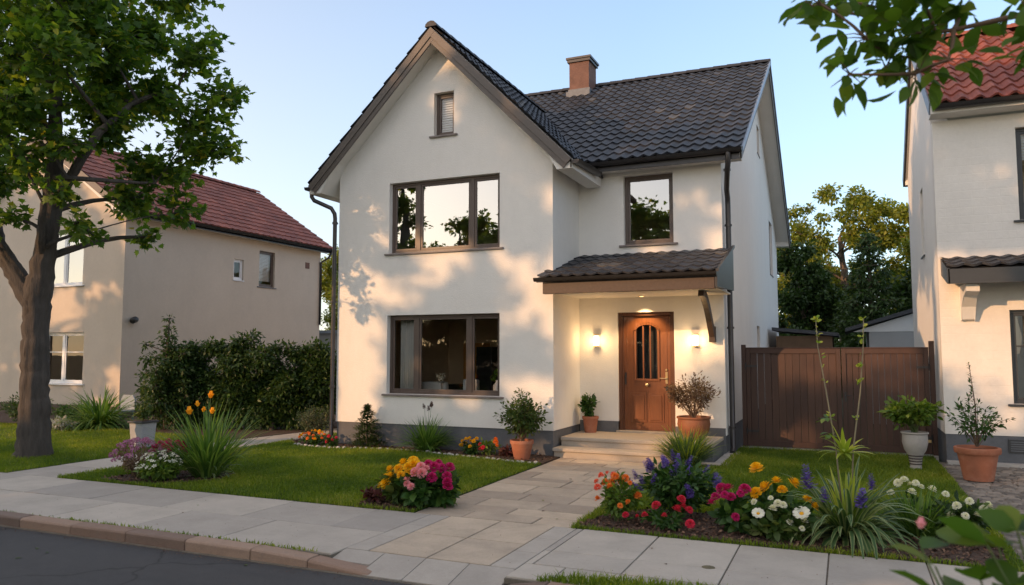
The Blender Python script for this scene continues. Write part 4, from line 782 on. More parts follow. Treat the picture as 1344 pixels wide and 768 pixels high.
# ------------------------------------------------------------------ trees
def bend(a, b, n, sag=0., jit=.06):
    a, b = np.array(a, float), np.array(b, float); L = np.linalg.norm(b-a); pts = []
    j1 = rng.normal(0, jit*L, 3); 
    for i in range(n+1):
        t = i/n; p = a+(b-a)*t+j1*math.sin(math.pi*t)*.6+np.array([0, 0, sag*L*math.sin(math.pi*t)]); pts.append(p)
    return pts
def tree(name, label, cat, trunk, clusters, leafm, tm='leaf', lsize=(.1, .16), nleaf=400, bark='bark', group=None, ntwig=9, sides=8, sag=.08, limbs=(), flat=.75, up=.35, trunk_n=12, twig_r=.008, ridge=0, seg=.35):
    """trunk: list of (x,y,z,r); clusters: list of (x,y,z,r); limbs: extra (polyline with radii). Every cluster gets a limb from the nearest lower point, twigs, and leaves round the twigs."""
    base = Vector(trunk[0][:3]); root = thing(name, label, cat, base, group); B = np.array(base)
    mb = MB(); nodes = [(np.array(p[:3]), p[3]) for p in trunk]
    def fine(ps):
        out = [ps[0]]
        for p, q in zip(ps[:-1], ps[1:]):
            k = max(1, int(math.dist(p[:3], q[:3])/seg))
            for i in range(1, k+1): t = i/k; out.append(tuple(np.array(p)*(1-t)+np.array(q)*t))
        return out
    for ps in [trunk]+list(limbs):
        f_ = fine(ps); f_ = [f_[0]]+[tuple(np.array(q[:3])+rng.normal(0, (.012+.08*q[3])*seg/.35, 3))+(q[3]*rng.uniform(.95, 1.05),) for q in f_[1:-1]]+[f_[-1]]
        mb.tube([q[:3] for q in f_], [q[3] for q in f_], trunk_n, ridge=ridge); nodes += [(np.array(q[:3]), q[3]) for q in f_]
    PP, DD = [], []
    for (cx, cy, cz, cr) in sorted(clusters, key=lambda c: math.dist(c[:3], trunk[-1][:3])):
        c = np.array([cx, cy, cz]); best = min(nodes, key=lambda nd: np.linalg.norm(nd[0]-c)+2.5*max(0, nd[0][2]-c[2]+.3*np.linalg.norm(nd[0][:2]-c[:2])))
        L = np.linalg.norm(best[0]-c); k = max(3, int(L/.3)); pts = bend(best[0], c, k, sag); r0 = min(best[1]*.7, .012+.028*L+.015*cr); rad = [r0*(1-.75*i/k)+.004 for i in range(k+1)]
        mb.tube(pts, rad, sides, cap=False); nodes += [(p, r) for p, r in list(zip(pts, rad))[k//3:]]
        ends = []
        for q in range(ntwig):
            d = rdir(1)[0]; d[2] = d[2]*flat+up*.4; e = c+d*cr*rng.uniform(.45, 1.05); s_ = pts[-1-int(rng.integers(0, max(1, k//3)))]
            tp = bend(s_, e, 4, .06, .08); mb.tube(tp, [.6*rad[-1]+twig_r, twig_r*1.3, twig_r, twig_r*.7, twig_r*.4], 4, cap=False); ends.append(tp)
        m_ = int(nleaf*cr*cr/(1.0)) if cr > 0 else 0
        tws = np.array([t for t in ends]); ti = rng.integers(0, ntwig, m_); si = rng.uniform(.25, 1, m_)**.7*4; i0 = np.minimum(si.astype(int), 3); fr_ = (si-i0)[:, None]
        p = tws[ti, i0]*(1-fr_)+tws[ti, i0+1]*fr_; sp = rng.normal(0, .16*cr+.02, (m_, 3))*[1, 1, .8]; PP.append(p+sp); DD.append(unit(sp)*.8+rng.normal(0, .5, (m_, 3))+(tws[ti, 4]-tws[ti, 2])*1.2/max(cr, .1)+[0, 0, -.35])
    P = np.vstack(PP)-B; D = np.vstack(DD); n_ = len(P); N_ = unit(rng.normal(0, .55, (n_, 3))+[0, 0, 1])
    S_ = rng.uniform(lsize[0], lsize[1], n_); tn = np.clip(rng.beta(2, 2.4, n_)+rng.normal(0, .03, n_), 0, 1)
    mb.build('trunk', bark, root, smooth=True); leaves('crown', P, D, N_, S_, tm, leafm, root, tn); return root
def ball_clusters(c, rx, ry, rz, n, r, hollow=.55):
    out = []
    while len(out) < n:
        d = rdir(1)[0]; k = rng.uniform(hollow, 1); p = np.array(c)+d*k*[rx, ry, rz]; out.append((p[0], p[1], p[2], r*rng.uniform(.7, 1.3)))
    return out
# street tree, left foreground
cl = [(-11.88, 11.11, 7.74, 0.73), (-11.36, 11.58, 7.1, 0.58), (-12.35, 10.76, 7.04, 0.7), (-11.65, 10.88, 6.4, 0.7), (-11.36, 11.35, 5.87, 0.53), (-12.47, 11.7, 6.22, 0.58), (-12.23, 11.0, 5.46, 0.64), (-12.94, 10.76, 4.99, 0.64), (-12.35, 11.47, 4.76, 0.47), (-13.52, 11.23, 4.99, 0.49), (-13.29, 11.47, 4.33, 0.35), (-13.05, 11.0, 8.44, 0.7), (-12.53, 9.72, 7.62, 0.76), (-13.52, 11.58, 7.27, 0.64), (-12.96, 9.94, 6.54, 0.59), (-12.4, 8.6, 7.0, 0.8), (-12.6, 9.9, 6.2, 0.6), (-12.74, 9.61, 8.81, 0.86), (-12.8, 9.2, 8.0, 0.9), (-13.6, 8.7, 7.2, 0.8), (-13.3, 10.4, 7.0, 0.8), (-14.3, 9.4, 6.5, 0.7), (-14.0, 8.6, 5.7, 0.55), (-13.2, 8.6, 5.3, 0.45), (-14.8, 9.2, 5.2, 0.55), (-12.7, 9.0, 4.75, 0.35), (-12.4, 9.1, 4.15, 0.3), (-12.85, 9.72, 4.16, 0.3), (-13.9, 8.9, 4.35, 0.35), (-14.6, 8.9, 4.1, 0.35), (-15.4, 9.0, 4.4, 0.5), (-15.6, 9.8, 5.6, 0.7), (-15.2, 9.3, 7.2, 0.9), (-16.4, 9.8, 6.6, 0.9), (-16.8, 9.4, 5.2, 0.8), (-14.2, 9.6, 8.6, 1.0), (-13.48, 10.58, 9.78, 1.08), (-13.05, 11.58, 9.61, 0.94), (-13.6, 9.4, 10.0, 1.1), (-15.6, 9.8, 9.0, 1.1), (-12.53, 9.94, 10.64, 0.86), (-13.2, 11.0, 8.4, 0.8), (-14.7, 11.0, 7.4, 0.9), (-12.96, 8.86, 5.57, 0.38), (-13.0, 8.2, 6.2, 0.5), (-12.64, 10.04, 6.22, 0.38), (-12.5, 9.0, 5.6, 0.4), (-13.4, 8.6, 6.3, 0.5), (-13.34, 10.53, 7.74, 0.58), (-13.18, 9.4, 8.16, 0.65), (-12.7, 10.88, 5.64, 0.53), (-13.8, 9.0, 7.6, 0.6), (-15.0, 8.7, 6.3, 0.55), (-16.2, 9.0, 4.6, 0.5), (-14.6, 8.8, 5.0, 0.35), (-14.3, 8.0, 6.6, 0.6), (-14.9, 8.3, 8.0, 0.8), (-12.9, 8.0, 8.6, 0.7), (-13.1, 10.06, 6.1, 0.41)]
tree('street_tree', 'large maple street tree with a thick dark trunk on the left lawn', 'tree', [(-13.92, 9.6, -.08, .37), (-13.90, 9.6, .12, .30), (-13.94, 9.6, .6, .25), (-13.97, 9.6, 1.6, .225), (-14.02, 9.6, 2.6, .22), (-14.0, 9.6, 3.1, .235), (-13.85, 9.6, 3.7, .19), (-13.65, 9.55, 4.8, .165), (-13.55, 9.5, 5.6, .13), (-13.5, 9.4, 7.0, .10), (-13.4, 9.4, 8.6, .07)],
     [(a, b, c, r_*1.08) for a, b, c, r_ in cl], 'maple', 'maple', (.10, .18), 640, ridge=.10, seg=.10, ntwig=12, limbs=[[(-14.02, 9.6, 2.8, .21), (-14.4, 9.5, 3.3, .17), (-15.0, 9.45, 4.0, .14), (-15.6, 9.5, 5.2, .10), (-15.8, 9.5, 6.4, .07)], [(-13.75, 9.58, 4.5, .10), (-13.0, 9.5, 5.3, .085), (-12.5, 9.6, 6.0, .07), (-12.4, 10.2, 6.7, .05), (-12.0, 10.9, 7.2, .03)],
     [(-13.85, 9.55, 3.75, .085), (-13.55, 9.3, 4.0, .07), (-13.25, 9.1, 4.45, .055), (-13.15, 9.05, 4.6, .045)], [(-13.65, 9.55, 4.9, .08), (-14.1, 9.2, 5.6, .06), (-14.5, 9.0, 6.3, .05)], [(-13.55, 9.5, 5.2, .07), (-12.9, 9.3, 5.1, .045), (-12.4, 9.8, 5.1, .035), (-12.2, 10.6, 5.2, .02)]], trunk_n=36)
# overhanging branch of a tree standing to the right of the view
bc = [(.12, 3.5, 3.28, .13), (.05, 3.4, 3.10, .10), (.22, 3.6, 3.22, .14), (.3, 3.5, 3.10, .13), (.35, 3.6, 3.30, .16), (.42, 3.5, 3.14, .10), (.5, 3.7, 3.42, .16), (.3, 3.4, 3.42, .14), (.15, 3.7, 3.5, .15), (-.05, 3.5, 3.46, .10), (.02, 3.8, 3.62, .15), (-.12, 3.6, 3.52, .06), (.66, 3.3, 3.22, .09), (.75, 3.3, 3.10, .10), (.85, 3.5, 3.2, .14), (.72, 3.6, 3.46, .12), (1.0, 3.6, 3.4, .22), (1.2, 3.9, 3.3, .25), (1.5, 4.2, 3.6, .35), (2, 4.6, 4.0, .5), (2.6, 5.2, 4.6, .8), (3.6, 6, 5.4, 1), (4.6, 6.8, 5.8, 1.1), (5.2, 6.2, 4.8, .9), (3.4, 6.2, 6.8, 1.1), (4.8, 7.4, 7.0, 1.2), (1.2, 4.1, 4.2, .5), (.6, 4.0, 4.1, .4)]
tree('street_tree', 'leafy branch of a street tree reaching in over the top right corner', 'tree', [(4.6, 6.4, -.05, .26), (4.6, 6.4, 1.5, .18), (4.5, 6.4, 3.2, .15), (4.3, 6.3, 4.6, .11), (4.3, 6.3, 6.0, .06)], bc, 'branch_leaf', 'oval', (.07, .125), 1350, bark='stem_brown', limbs=[[(4.5, 6.4, 3.0, .08), (3.4, 5.6, 3.8, .055), (2.2, 4.7, 3.9, .035), (1.3, 4.0, 3.6, .022), (.8, 3.7, 3.36, .014), (.45, 3.55, 3.28, .009)]], ntwig=7, sag=.0, twig_r=.0025, up=-.2)
# trees behind the gate
def back_tree(x, y, h, rx, label, leafm='oak', n=30, r=.9, dens=210, ls=(.13, .22), lo=.35, grp='trees behind the houses', bark='bark_light', tm='diamond'):
    cl = ball_clusters((x, y, h*(1+lo)/2), rx, rx*.8, h*(1-lo)/2, n, r)
    if grp.endswith('houses'): dens *= 2.6
    if grp.endswith('houses') and lo < .4: cl += ball_clusters((x, y, h*(1+lo)/2), rx*.6, rx*.5, h*(1-lo)*.35, n//3, r, .1)
    return tree('tree', label, 'tree', [(x, y, -.1, .03*h+.06), (x, y, h*.25, .025*h), (x+.1, y, h*.5, .018*h), (x-.1, y, h*.75, .01*h)], cl, leafm, tm, ls, dens, bark=bark, group=grp, ntwig=7, sides=5, trunk_n=8)
back_tree(.0, 38, 9.6, 2.9, 'tall open crowned yellow green tree rising above the gate', 'oak', 52, .55, 330, lo=.41)
back_tree(2.9, 36, 8.0, 1.7, 'rounded golden green tree beside the right-hand white house', 'oak', 24, .7, 380, lo=.2)
back_tree(-2.4, 41, 8.4, 2.3, 'yellow green tree behind the corner of the white house', 'oak', 24, .9, 300, lo=.2)
back_tree(-1.6, 34, 6.2, 1.6, 'dark bushy tree close beside the back of the white house', 'dark_leaf', 26, .7, 420, lo=.08)
cn = [(.9+math.cos(k*2.4)*1.9*(1-z/6.6)*.75, 31+math.sin(k*2.4)*1.7*(1-z/6.6)*.75, z, .25+.75*(1-z/6.6)) for k, z in enumerate(np.linspace(.5, 6.2, 46))]
tree('conifer', 'broad dark conifer rising behind the middle of the gate', 'tree', [(.9, 31, -.1, .2), (.9, 31, 3, .12), (.9, 31, 6.3, .02)], cn, 'dark_leaf', 'leaf', (.12, .24), 700, bark='bark_light', group='trees behind the houses', ntwig=8, sides=5, trunk_n=8, up=-.05, flat=.4)
back_tree(3.2, 32, 5.4, 1.6, 'dark evergreen tree behind the garage roof', 'dark_leaf', 24, .7, 420, lo=.08)
back_tree(-.9, 45, 6.6, 2.6, 'mid green tree farther back between the two white houses', 'back_leaf', 30, 1.0, 260, lo=.05)
back_tree(4.5, 44, 7.5, 3.0, 'mid green tree far behind the right-hand house', 'back_leaf', 30, 1.1, 240, lo=.05)
back_tree(-27.5, 40, 9.4, 3.2, 'light green tree between the beige house and the white house', 'oak', 34, 1.0, 300, lo=.12)
back_tree(-24.5, 36, 6.6, 2.2, 'dark green tree between the beige house and the white house', 'back_leaf', 30, .8, 340, lo=.05)
# trees over the road: they shade the front and show in the panes
back_tree(-22.5, -4.0, 13.0, 3.2, 'tall high crowned tree across the road opposite the street tree', 'maple', 50, .6, 190, (.24, .36), .70, 'trees across the road', 'bark', 'maple')
back_tree(-24.6, -11.5, 11.8, 1.6, 'slender tree across the road reflected in the left pane of the upper window', 'maple', 26, .7, 260, (.16, .26), .60, 'trees across the road', 'bark', 'maple')
back_tree(-19.8, -11, 10.5, 2.2, 'rounded tree across the road reflected in the middle of the upper window', 'maple', 44, .8, 330, (.16, .26), .2, 'trees across the road', 'bark', 'maple')
back_tree(-16.9, -10.5, 8.7, 2.5, 'lower tree across the road reflected in the right pane of the upper window', 'maple', 44, .85, 300, (.16, .26), .12, 'trees across the road', 'bark', 'maple')
back_tree(-24.2, -12, 15.6, 3.0, 'tallest tree across the road with a bare lower trunk', 'maple', 46, .6, 190, (.24, .36), .74, 'trees across the road', 'bark', 'maple')
back_tree(-8.2, -7.0, 10.0, 2.0, 'tree across the road reflected in the small window above the porch', 'maple', 40, .75, 380, (.15, .24), .2, 'trees across the road', 'bark', 'maple')
back_tree(-37.5, -5, 13.5, 5.0, 'broad tree across the road opposite the beige house', 'maple', 60, 1.3, 85, (.26, .4), .30, 'trees across the road', 'bark', 'maple')
back_tree(-13.6, -8.5, 11.0, 2.8, 'tall tree across the road standing opposite the front path', 'maple', 36, 1.0, 110, (.24, .36), .3, 'trees across the road', 'bark', 'maple')
back_tree(-12.4, -3.6, 13.4, 3.4, 'tree across the road whose high crown shades the gate', 'maple', 50, .75, 150, (.24, .36), .72, 'trees across the road', 'bark', 'maple')

hx_ = [(-27+i*.62+rng.normal(0, .1), -4.6+rng.normal(0, .15), z+rng.normal(0, .1), .72) for i in range(38) for z in (.7, 1.8, 2.9, 4.0)]
tree('hedge', 'tall dark hedge along the far side of the road', 'hedge', [(-15, -4.6, -.15, .08), (-15, -4.6, 1.2, .05), (-15, -4.6, 2.2, .03)], hx_, 'dark_leaf', 'diamond', (.16, .28), 1000, bark='bark', ntwig=6, sides=4, trunk_n=6, limbs=[[(x, -4.6, -.15, .07), (x, -4.6, 2.0, .03)] for x in range(-27, -4, 3)])
# ------------------------------------------------------------------ plants
def straps(n, h, spread, width, droop, r0=.05, segs=7, cross=True, hv=.3, up=.25, edge=None):
    """arching strap leaves from a common foot; returns verts, tris, tint (edge tint lighter for variegated kinds)"""
    Vs, Fs, Ts = [], [], []; b = 0
    for i in range(n):
        a = rng.uniform(0, 2*np.pi); out = np.array([math.cos(a), math.sin(a), 0]); L = h*(1-hv*rng.random()); k = rng.random()**.8
        p = out*r0*rng.random()+np.array([0, 0, 0.]); th = (math.pi/2)*(1-up*.2) - k*spread; tn = rng.random(); side0 = np.array([-math.sin(a), math.cos(a), 0]); dr = droop*(.4+.9*k)*rng.uniform(.6, 1.4)
        sw = rng.normal(0, .25)
        for s in range(segs+1):
            t = s/segs; w_ = width*(math.sin(math.pi*min(1, (.12+.88*t))**.8)**.7 if t < 1 else .03)*.5; w_ = max(w_, width*.03)
            d = out*math.cos(th)+np.array([0, 0, math.sin(th)])+side0*sw*t; d /= np.linalg.norm(d)
            nrm = np.cross(side0, d); Vs += [p-side0*w_+nrm*w_*.35, p, p+side0*w_+nrm*w_*.35]
            if edge: e = min(1, edge+.2*rng.random()); Ts += [e, tn*.5, e]
            else: Ts += [tn, tn*.85, tn]
            if s < segs:
                q = b+s*3; Fs += [(q, q+1, q+4), (q, q+4, q+3), (q+1, q+2, q+5), (q+1, q+5, q+4)]
            p = p+d*(L/segs); th -= dr/segs*(1+1.2*t)
        b += (segs+1)*3
    return np.array(Vs), np.array(Fs), np.array(Ts)
def strap_part(name, parent, m, *a, off=(0, 0, 0), **k):
    V, F, t = straps(*a, **k); return npmesh(name, V+np.array(off), F, m, parent, t)
def bush(name, parent, c, rad, n, ls, tm, m, stemm='stem', nst=14, base=(0, 0, 0), hollow=.35, up=.5, jit=.12, stem_r=.006):
    """stems from the foot to the shell of an ellipsoid, leaves along their outer half"""
    mb = MB(); mb_pts = []; c = np.array(c, float); rad = np.array(rad, float); base = np.array(base, float)
    for i in range(nst):
        d = rdir(1)[0]; d[2] = abs(d[2])*.9+.05 if rng.random() < .75 else d[2]*.5; e = c+d*rad*rng.uniform(.7, 1.05); p = bend(base+np.array([rng.normal(0, .02), rng.normal(0, .02), 0]), e, 6, .08, .05)
        mb.tube(p, [stem_r*(1-.7*k/6) for k in range(7)], 5, cap=False); mb_pts.append(p)
    off = wloc(parent); mb.v = [(v[0]+off.x, v[1]+off.y, v[2]+off.z) for v in mb.v]
    mb.build('stem', stemm, parent, smooth=True)
    A = np.array(mb_pts); ti = rng.integers(0, nst, n); s = (hollow+(1-hollow)*rng.random(n))*5.999; i0 = s.astype(int); f = (s-i0)[:, None]
    p = A[ti, i0]*(1-f)+A[ti, i0+1]*f; j = rng.normal(0, 1, (n, 3))*rad*jit; P = p+j; D = unit(j)*.6+unit(P-c)*.6+rng.normal(0, .4, (n, 3))+[0, 0, up*.3]
    N_ = unit(unit(P-c)*.5+[0, 0, .8]+rng.normal(0, .4, (n, 3)))
    return leaves(name, P, D, N_, rng.uniform(ls[0], ls[1], n), tm, m, parent, np.clip(rng.beta(2, 2, n), 0, 1)), A[:, -1]
_hm = {}
def head_mesh(kind, m):
    k_ = (kind, m)
    if k_ in _hm: return _hm[k_]
    r2 = np.random.default_rng(5); P, D, N_, S = [], [], [], []
    if kind == 'pompom':     # marigold, geranium, carnation: layered ruffled petals on a dome, radius 1
        for lay, (n, el, s, r0) in enumerate(((12, .05, .75, .28), (12, .35, .7, .28), (10, .7, .65, .24), (8, 1.0, .55, .18), (5, 1.35, .45, .1))):
            for i in range(n):
                a = 2*np.pi*(i+.5*(lay % 2))/n+r2.normal(0, .08); o = np.array([math.cos(a), math.sin(a), 0]); d = o*math.cos(el)+np.array([0, 0, math.sin(el)]); P.append(o*r0*.6+[0, 0, .12*lay]); D.append(d); N_.append(-o*math.sin(el)+np.array([0, 0, math.cos(el)])+r2.normal(0, .15, 3)); S.append(s)
    elif kind == 'daisy':
        for lay in (0, 1):
            for i in range(9):
                a = 2*np.pi*(i+.5*lay)/9; o = np.array([math.cos(a), math.sin(a), 0]); P.append(o*.18+[0, 0, .03*lay]); D.append(o+np.array([0, 0, .18+.15*lay])); N_.append(np.array([0, 0, 1.])-o*.2); S.append(.85)
    elif kind == 'cup':      # tulip / bud: six petals closing upwards
        for lay, (n, rr, s0, q) in enumerate(((5, .52, 1.5, -.16), (5, .40, 1.45, -.12))):
            for i in range(n):
                a = 2*np.pi*(i+.5*lay)/n; o = np.array([math.cos(a), math.sin(a), 0]); P.append(o*rr*.5); D.append(o*.45+np.array([0, 0, 1])); N_.append(-o+[0, 0, .45]); S.append(s0*.62); P.append(o*rr*.95+[0, 0, .55]); D.append(o*-.35+np.array([0, 0, 1])); N_.append(-o-[0, 0, .3]); S.append(s0*.62)
    elif kind == 'small':    # five-petalled small flower
        for i in range(5):
            a = 2*np.pi*i/5; o = np.array([math.cos(a), math.sin(a), 0]); P.append(o*.08); D.append(o+np.array([0, 0, .35])); N_.append(np.array([0, 0, 1.])-o*.3); S.append(1.0)
    elif kind == 'cluster':  # tight head of small florets, radius 1
        for i in range(46):
            d = r2.normal(size=3); d /= np.linalg.norm(d); d[2] = abs(d[2])*.8; P.append(d*.62); t = r2.normal(size=3); D.append(np.cross(d, t)+d*.4); N_.append(d); S.append(.5)
    elif kind == 'spike':    # upright flower spike, height 1
        for i in range(90):
            z = i/90; a = i*2.4; o = np.array([math.cos(a), math.sin(a), 0]); P.append(o*.06+[0, 0, z]); D.append(o+r2.normal(0, .25, 3)+[0, 0, .3]); N_.append(np.array([0, 0, 1.])-o*.3); S.append(.34*(1.05-.65*z)*r2.uniform(.7, 1.2))
    V, F, t = leafverts(np.array(P), np.array(D), np.array(N_), np.array(S), 'petal', r2.random(len(P)))
    o = npmesh('flower_head', V, F, m, None, t); me = o.data; bpy.data.objects.remove(o); _hm[k_] = me
    if kind == 'daisy':
        mb = MB(); mb.lathe([(.26, .02), (.22, .12), (.1, .17), (0, .18)], 10); o = mb.build('flower_eye', 'petal_amber'); _hm['eye'] = o.data; bpy.data.objects.remove(o)
    return me
def heads(parent, kind, m, pts, r, name='flower_head', tilt=.35, label=None, lean=None, stems=None):
    me = head_mesh(kind, m); sm = MB(); off = wloc(parent)
    for p in pts:
        o = bpy.data.objects.new(name, me); COL.objects.link(o); o.parent = parent; o.location = p; s = r*rng.uniform(.66, 1.22); o.scale = (s, s, s) if kind != 'spike' else (s*.9, s*.9, s)
        ln = lean if lean is not None else Vector((p[0], p[1]-.15, 0)).normalized()*.5 if (p[0] or p[1]) else Vector((0, 0, 0))
        d = Vector((ln[0]+rng.normal(0, tilt), ln[1]+rng.normal(0, tilt), 1)).normalized(); o.rotation_euler = d.to_track_quat('Z', 'Y').to_euler()
        o.rotation_euler.rotate_axis('Z', rng.uniform(0, 6))
        if label: o['label'] = label
        if kind == 'daisy': e = bpy.data.objects.new('flower_eye', _hm['eye']); COL.objects.link(e); e.parent = o
        if stems: sm.tube([Vector(stems)+off, (Vector(stems)*.4+Vector(p)*.6)+off+Vector((0, 0, .03)), Vector(p)+off], [.005, .004, .003], 5, cap=False)
    if stems: sm.build('stem', 'stem', parent, smooth=True)
def dome(n, rx, ry, z0, rz, front=.0, seed=None, top=.2):
    """n roughly even points on an upper half dome"""
    out = []; k = 0
    while len(out) < n and k < 4000:
        k += 1; d = rdir(1)[0]; d[2] = abs(d[2])
        if d[2] < top*rng.random(): continue
        p = np.array([d[0]*rx, d[1]*ry, z0+d[2]*rz])
        if all(np.linalg.norm(p-q) > .75*math.sqrt(rx*ry/ n)*1.2 for q in out) or k > 1500: out.append(p)
    return [tuple(p) for p in out]
def pot(parent, prof, m, z0=0, rim=None, n=30):
    off = wloc(parent); mb = MB(); mb.lathe([(r, z+z0) for r, z in prof], n, tuple(off)); o = mb.build('pot', m, parent, smooth=True, autosm=35)
    zt = max(z for r, z in prof); rt_ = [r for r, z in prof if z == zt][-1]; mb = MB(); mb.lathe([(0, zt-.05+z0), (rt_-.015, zt-.05+z0)], n, tuple(off)); mb.build('soil', 'soil', o); return o
# clump by the side path
t = thing('flower_bush', 'purple pink aster bush at the left end of the lawn corner bed', 'flowering plant', (-10.08, 8.62, .01))
bush('foliage', t, (0, 0, .30), (.38, .34, .26), 1500, (.03, .06), 'leaf', 'red_leaf', 'stem_brown', 34); heads(t, 'cluster', 'petal_mauve', dome(60, .42, .36, .26, .32), .045)
t = thing('flower_bush', 'magenta red flowers behind the white candytuft in the lawn corner bed', 'flowering plant', (-9.78, 8.95, .01))
bush('foliage', t, (0, 0, .25), (.26, .22, .22), 600, (.04, .08), 'oval', 'mid_leaf', 'stem', 16); heads(t, 'pompom', 'petal_magenta', dome(13, .28, .22, .30, .22), .075)
t = thing('flower_bush', 'low mound of small white flowers in the lawn corner bed', 'flowering plant', (-9.50, 8.52, .01))
bush('foliage', t, (0, 0, .18), (.32, .28, .18), 1100, (.05, .11), 'leaf', 'lime_leaf', 'stem', 26); heads(t, 'small', 'petal_white', dome(70, .34, .30, .20, .24), .033)
t = thing('tulip_clump', 'tall grassy clump with orange tulip flowers on the lawn corner', 'flowering plant', (-9.15, 9.12, .01))
strap_part('foliage', t, 'strap', 360, 1.28, .72, .026, .45, r0=.20, hv=.6); strap_part('pale_leaf', t, 'varieg', 26, .62, 1.2, .035, 1.9, r0=.2, edge=.75, hv=.4)
for (px, pz, s_) in ((.14, 1.22, .085), (.18, .98, .095), (-.28, .95, .078), (-.12, 1.08, .055), (0.0, 1.0, .055)): heads(t, 'cup', 'petal_amber', [(px, -.12, pz)], s_, tilt=.12, lean=(0, 0), stems=(px*.4, -.02, .02))
heads(t, 'cup', 'lime_leaf', [(-.03, 0, 1.33), (.38, 0, 1.22)], .045, name='flower_bud', tilt=.1, lean=(0, 0), stems=(0, 0, .02))
# round bed at the corner of the path
t = thing('flower_bush', 'yellow marigold clump with broad leaves at the corner of lawn and front path', 'flowering plant', (-5.18, 8.55, .01))
bush('foliage', t, (0, 0, .20), (.30, .24, .19), 330, (.10, .19), 'oval', 'shrub_leaf', 'stem', 16); heads(t, 'pompom', 'petal_yellow', [(-.25, -.10, .30), (-.16, -.14, .36), (-.08, -.1, .44), (.05, -.08, .46), (.10, -.03, .49), (-.30, -.16, .22), (-.2, -.2, .26), (-.10, .05, .48), (.0, -.18, .38), (.14, -.16, .40), (-.26, 0, .40), (.02, .08, .5)], .088)
t = thing('flower_bush', 'pink carnation clump between the yellow and the magenta flowers', 'flowering plant', (-4.98, 8.42, .01))
bush('foliage', t, (0, 0, .18), (.22, .18, .18), 230, (.09, .17), 'oval', 'mid_leaf', 'stem', 12); heads(t, 'pompom', 'petal_pink', [(-.05, -.15, .30), (.03, -.18, .27), (-.08, -.10, .33), (.02, -.06, .42), (.10, -.04, .42), (.06, .0, .49), (.12, .03, .47)], .075)
t = thing('flower_bush', 'magenta carnation clump at the right of the round bed beside the path', 'flowering plant', (-4.80, 8.62, .01))
bush('foliage', t, (0, 0, .2), (.26, .22, .2), 320, (.09, .18), 'oval', 'mid_leaf', 'stem', 14); heads(t, 'pompom', 'petal_magenta', [(-.1, -.05, .50), (.0, -.08, .47), (.06, 0, .46), (.02, -.18, .36), (.18, -.08, .37), (.22, -.14, .32), (.24, -.16, .26), (.12, .1, .45), (-.04, .1, .5)], .08)
t = thing('ground_plant', 'low dark red leaved plant left of the yellow marigolds', 'plant', (-5.60, 8.50, .01)); bush('foliage', t, (0, 0, .08), (.16, .14, .09), 120, (.06, .10), 'oval', 'heuchera', 'stem_brown', 10)
# right bed
t = thing('flower_bush', 'orange and coral rose bush at the left corner of the right bed', 'flowering plant', (-2.45, 8.66, .01))
bush('foliage', t, (0, 0, .25), (.24, .2, .26), 700, (.04, .08), 'oval', 'lime_leaf', 'stem', 22); heads(t, 'pompom', 'petal_orange', dome(16, .25, .22, .16, .34, top=.0), .052); heads(t, 'pompom', 'petal_coral', [(-.18, -.06, .50), (-.22, -.1, .44), (-.12, 0, .53), (-.2, -.14, .38), (-.05, .02, .50)], .052)
t = thing('flower_bush', 'large dark bush with violet flower spikes behind the orange roses', 'flowering plant', (-1.85, 9.15, .01))
bush('foliage', t, (0, 0, .34), (.46, .38, .30), 2100, (.07, .13), 'leaf', 'mid_leaf', 'stem', 50, up=.2); heads(t, 'spike', 'petal_purple', [(-.30, -.05, .50), (-.14, 0, .58), (-.20, .1, .52), (-.42, -.1, .36), (-.5, 0, .40), (.08, .1, .58), (-.05, -.15, .50), (.28, .1, .48), (.42, 0, .36), (-.36, .15, .48), (.2, -.3, .30), (-.25, -.25, .40), (-.4, -.2, .3), (-.1, .2, .62), (.0, -.05, .6), (-.48, -.18, .3), (.34, .1, .42), (.12, -.1, .52), (-.33, .05, .55)], .15, tilt=.25)
t = thing('flower_bush', 'low red geraniums on the mulch in front of the violet flowers', 'flowering plant', (-1.88, 8.48, .01))
bush('foliage', t, (0, 0, .08), (.30, .16, .09), 200, (.05, .09), 'oval', 'mid_leaf', 'stem', 12); heads(t, 'pompom', 'petal_red', [(-.42, -.06, .12), (-.2, -.08, .14), (-.08, -.02, .24), (.02, -.1, .16), (.18, .02, .32), (.2, 0, .25), (.27, -.02, .22), (.14, -.04, .22), (.3, -.12, .10), (-.3, 0, .10)], .055)
t = thing('flower_bush', 'magenta geranium clump left of the white and yellow flowers', 'flowering plant', (-1.12, 8.62, .01))
bush('foliage', t, (0, 0, .18), (.24, .2, .18), 260, (.08, .15), 'oval', 'mid_leaf', 'stem', 14); heads(t, 'pompom', 'petal_magenta', [(-.22, -.05, .36), (-.12, -.08, .40), (-.05, -.1, .38), (.04, -.06, .42), (.08, 0, .45), (-.16, .04, .44), (-.26, -.1, .30), (.0, -.2, .2), (-.08, 0, .45)], .07)
t = thing('flower_bush', 'yellow marigolds above white daisies in the middle of the right bed', 'flowering plant', (-.72, 8.66, .01))
bush('foliage', t, (0, 0, .22), (.34, .24, .22), 520, (.08, .16), 'oval', 'mid_leaf', 'stem', 24); heads(t, 'pompom', 'petal_yellow', [(-.20, .05, .66), (.0, .05, .54), (.16, .05, .54), (.30, -.02, .40), (-.10, .02, .48), (-.2, -.02, .42), (.06, -.02, .47), (.36, -.05, .33)], .082)
t = thing('flower_bush', 'white daisies in front of the yellow marigolds in the right bed', 'flowering plant', (-.72, 8.47, .01))
